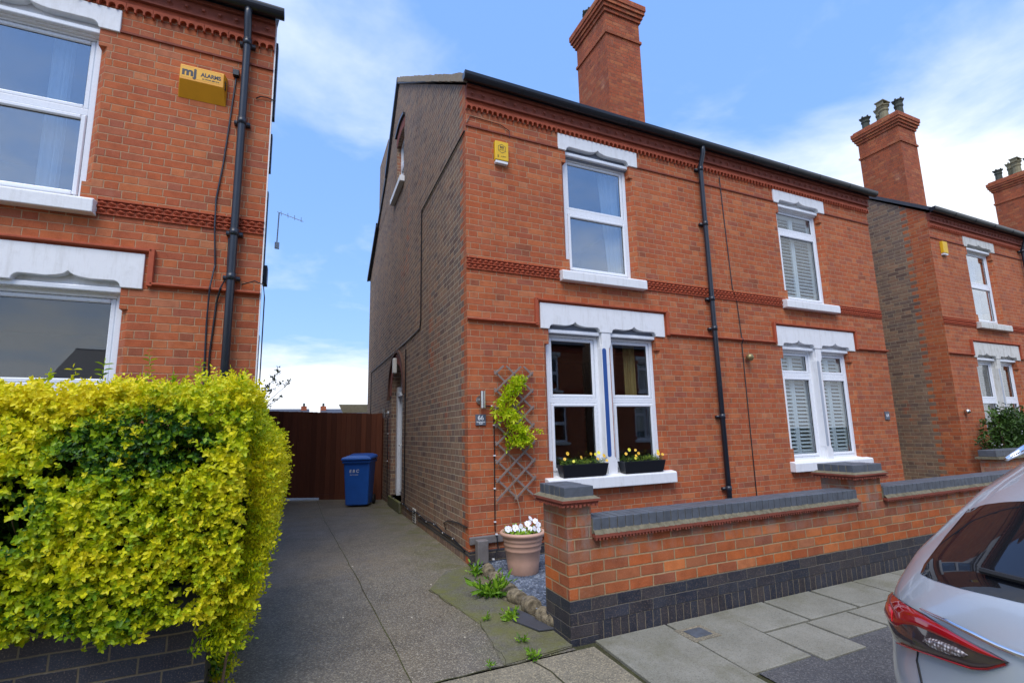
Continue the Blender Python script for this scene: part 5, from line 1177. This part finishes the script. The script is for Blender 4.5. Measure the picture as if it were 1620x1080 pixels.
def patch(poly, off, nt=26, nz=6, sgn=1, thick=.0):
    ts = [p[0] for p in poly]; t0, t1 = min(ts)+1e-4, max(ts)-1e-4; b = MB(); cols = []
    for i in range(nt+1):
        t = t0+(t1-t0)*i/nt; zs = []
        for (ta, za), (tb, zb) in zip(poly, poly[1:]+poly[:1]):
            if (ta-t)*(tb-t) <= 0 and ta != tb: zs.append(za+(zb-za)*(t-ta)/(tb-ta))
        lo, hi = min(zs), max(zs); cols.append([CS(sgn*t, lo+(hi-lo)*j/nz, off*(1 if 0 < j < nz else .35)) for j in range(nz+1)])
    vs = [p for c in cols for p in c]
    return b.add(vs, [(i*(nz+1)+j, (i+1)*(nz+1)+j, (i+1)*(nz+1)+j+1, i*(nz+1)+j+1) for i in range(nt) for j in range(nz)])
car = empty('parked_car', (2.3, CY, -.165)); tag(car, 'silver estate car parked at the kerb, its red tail lamp towards the camera', 'car')
def cpart(mb, name, mat, parent=None, **k):
    o = mb.build(name, M[mat], parent or car, **k)
    if parent is None: o.matrix_parent_inverse = Matrix.Translation(-car.location)
    return o
zs = [ZP[0]+(ZP[-1]-ZP[0])*i/60 for i in range(61)]; NT_ = 22
b = MB(); rings = []
for z in zs:
    xf, lf, hw = ip(z, XF), .7, ip(z, HWD); q = [CS(k/NT_, z) for k in range(NT_+1)]
    xa = q[-1][0]; q += [(xa+(xf-lf-xa)*k/6, CY+hw, z) for k in range(1, 6)]
    q += [(xf-lf*(1-math.sin(math.pi/2*k/10)**.8), CY+hw*math.cos(math.pi/2*k/10)**.8, z) for k in range(0, 11)]
    mir = [(x, 2*CY-y, z_) for x, y, z_ in q[1:-1]][::-1]; rings.append(q+mir)
n = len(rings[0]); vs = [p for r_ in rings for p in r_]
b.add(vs, [(i*n+k, i*n+(k+1) % n, (i+1)*n+(k+1) % n, (i+1)*n+k) for i in range(60) for k in range(n)]+[tuple(60*n+k for k in range(n)), tuple(range(n-1, -1, -1))])
body = cpart(b, 'body', 'paint', smooth=True)
WIN = [(0, .935), (.19, .932), (.30, .925), (.386, .918), (.50, .912), (.578, .912), (.592, 1.005), (.605, 1.07), (.615, 1.122), (.54, 1.150), (.45, 1.171), (.37, 1.185), (.3, 1.194), (0, 1.20)]
gl_ = MB()
for s_ in (1, -1): p_ = patch(WIN, .006, 30, 8, s_); gl_.add(p_.v, p_.f)
M['car_dark'] = plain('tinted_rear_screen', (.012, .012, .014, 1), .02, .05, 3, 0, spec=.7)
rw = cpart(gl_, 'rear_window', 'car_dark', smooth=True)
wp = MB(); wp.tube([CS(.34-.34*k/10, .968+.004*k/10, .022) for k in range(11)], .010, 6); wp.tube([CS(0, .972, .022), CS(-.06, .94, .03)], .014, 8)
wp.build('wiper', M['rubber'], car).matrix_parent_inverse = Matrix.Translation(-car.location)
LAMP = [(.84, .700), (.84, .79), (.78, .800), (.609, .812), (.477, .812), (.388, .803), (.31, .790), (.261, .783), (.236, .776), (.255, .753), (.279, .734), (.312, .720), (.409, .705), (.489, .691), (.631, .669), (.757, .680)]
for s_ in (1, -1):
    lm = cpart(patch(LAMP, .012, 34, 6, s_), 'tail_lamp', 'lamp_dark', smooth=True)
    RED = [(.84, .715), (.84, .788), (.78, .798), (.609, .809), (.477, .809), (.388, .800), (.31, .787), (.242, .776), (.287, .768), (.349, .768), (.427, .765), (.50, .757), (.56, .735), (.60, .712), (.70, .705)]
    patch(RED, .0155, 34, 5, s_).build('red_lens', M['lamp_red'], lm, smooth=True).matrix_parent_inverse = Matrix.Translation(-car.location) if 0 else Matrix()
    patch([(.62, .735), (.66, .716), (.72, .712), (.76, .735), (.75, .775), (.68, .790), (.63, .772)], .018, 12, 4, s_).build('bright_lens', M['lamp_bright'], lm, smooth=True)
    patch([(.315, .752), (.33, .738), (.364, .728), (.42, .722), (.445, .735), (.43, .757), (.39, .764), (.34, .764)], .018, 12, 4, s_).build('clear_lens', M['lamp_clear'], lm, smooth=True)
    patch([(.24, .775), (.255, .757), (.279, .738), (.312, .724), (.409, .709), (.489, .695), (.60, .675), (.60, .671), (.489, .690), (.409, .704), (.312, .718), (.279, .732), (.24, .766)], .017, 20, 2, s_).build('lower_red_edge', M['lamp_red'], lm, smooth=True)
    cpart(patch([(.0, .800), (.186, .797), (.217, .796), (.261, .799), (.31, .806), (.39, .815), (.482, .818), (.482, .825), (.39, .826), (.312, .820), (.263, .813), (.217, .811), (.186, .811), (.0, .816)], .014, 26, 3, s_), 'chrome_strip', 'chrome', smooth=True)
    sm = MB(); sm.tube([CS(s_*t, z, .001) for t, z in ((.489, .690), (.497, .66), (.476, .605), (.455, .50), (.45, .30), (.40, .24), (.0, .24))], .0035, 5); cpart(sm, 'tailgate_seam', 'rubber')
    rl = MB(); yy = CY+s_*.60
    rl.tube([(.86, yy+s_*.02, 1.315), (1.0, yy, 1.36), (1.2, yy-s_*.01, 1.385), (2.2, yy-s_*.03, 1.40), (2.6, yy-s_*.04, 1.385), (2.75, yy-s_*.03, 1.35)], [.008, .016, .018, .018, .016, .008], 10); cpart(rl, 'roof_rail', 'chrome', smooth=True)
    sw = MB(); w0 = [(1.05, .97), (2.95, .96), (2.35, 1.27), (1.25, 1.27)]
    sw.add([(x, CY+s_*(ip(z, HWD)+.004), z) for x, z in w0], [(0, 1, 2, 3)]); cpart(sw, 'side_window', 'car_dark')
    for wx in (1.02, 3.72):
        wh = MB(); vs = []
        for yy_, r_ in ((CY+s_*.72, .30), (CY+s_*.74, .325), (CY+s_*.905, .325), (CY+s_*.925, .30), (CY+s_*.925, .22), (CY+s_*.90, .215)): vs.append([(wx+r_*math.cos(2*math.pi*k/32), yy_, .16+r_*math.sin(2*math.pi*k/32)) for k in range(32)])
        wh.add([p for r_ in vs for p in r_], [(i*32+k, i*32+(k+1) % 32, (i+1)*32+(k+1) % 32, (i+1)*32+k) for i in range(5) for k in range(32)])
        wo_ = cpart(wh, 'wheel', 'tyre', smooth=True)
        rm = MB(); rm.add([(wx+.215*math.cos(2*math.pi*k/32), CY+s_*.895, .16+.215*math.sin(2*math.pi*k/32)) for k in range(32)], [tuple(range(32))])
        for k in range(5):
            a = k*2*math.pi/5; c_, d_ = math.cos(a), math.sin(a)
            rm.add([(wx+c_*r_-d_*w_, CY+s_*.915, .16+d_*r_+c_*w_) for r_, w_ in ((.03, -.03), (.21, -.02), (.21, .02), (.03, .03))], [(0, 1, 2, 3)])
        rm.build('rim', M['steel'], wo_)
ws = MB(); ws.add([(3.56, CY-.70, .97), (3.56, CY+.70, .97), (2.90, CY+.56, 1.27), (2.90, CY-.56, 1.27)], [(0, 1, 2, 3)]); ws.v = [(x+.03, y, z+.012) for x, y, z in ws.v]; cpart(ws, 'windscreen', 'car_dark')
np_ = MB().box(-.02, .0, CY-.26, CY+.26, .62, .73); cpart(np_, 'number_plate', 'yellow_pale')
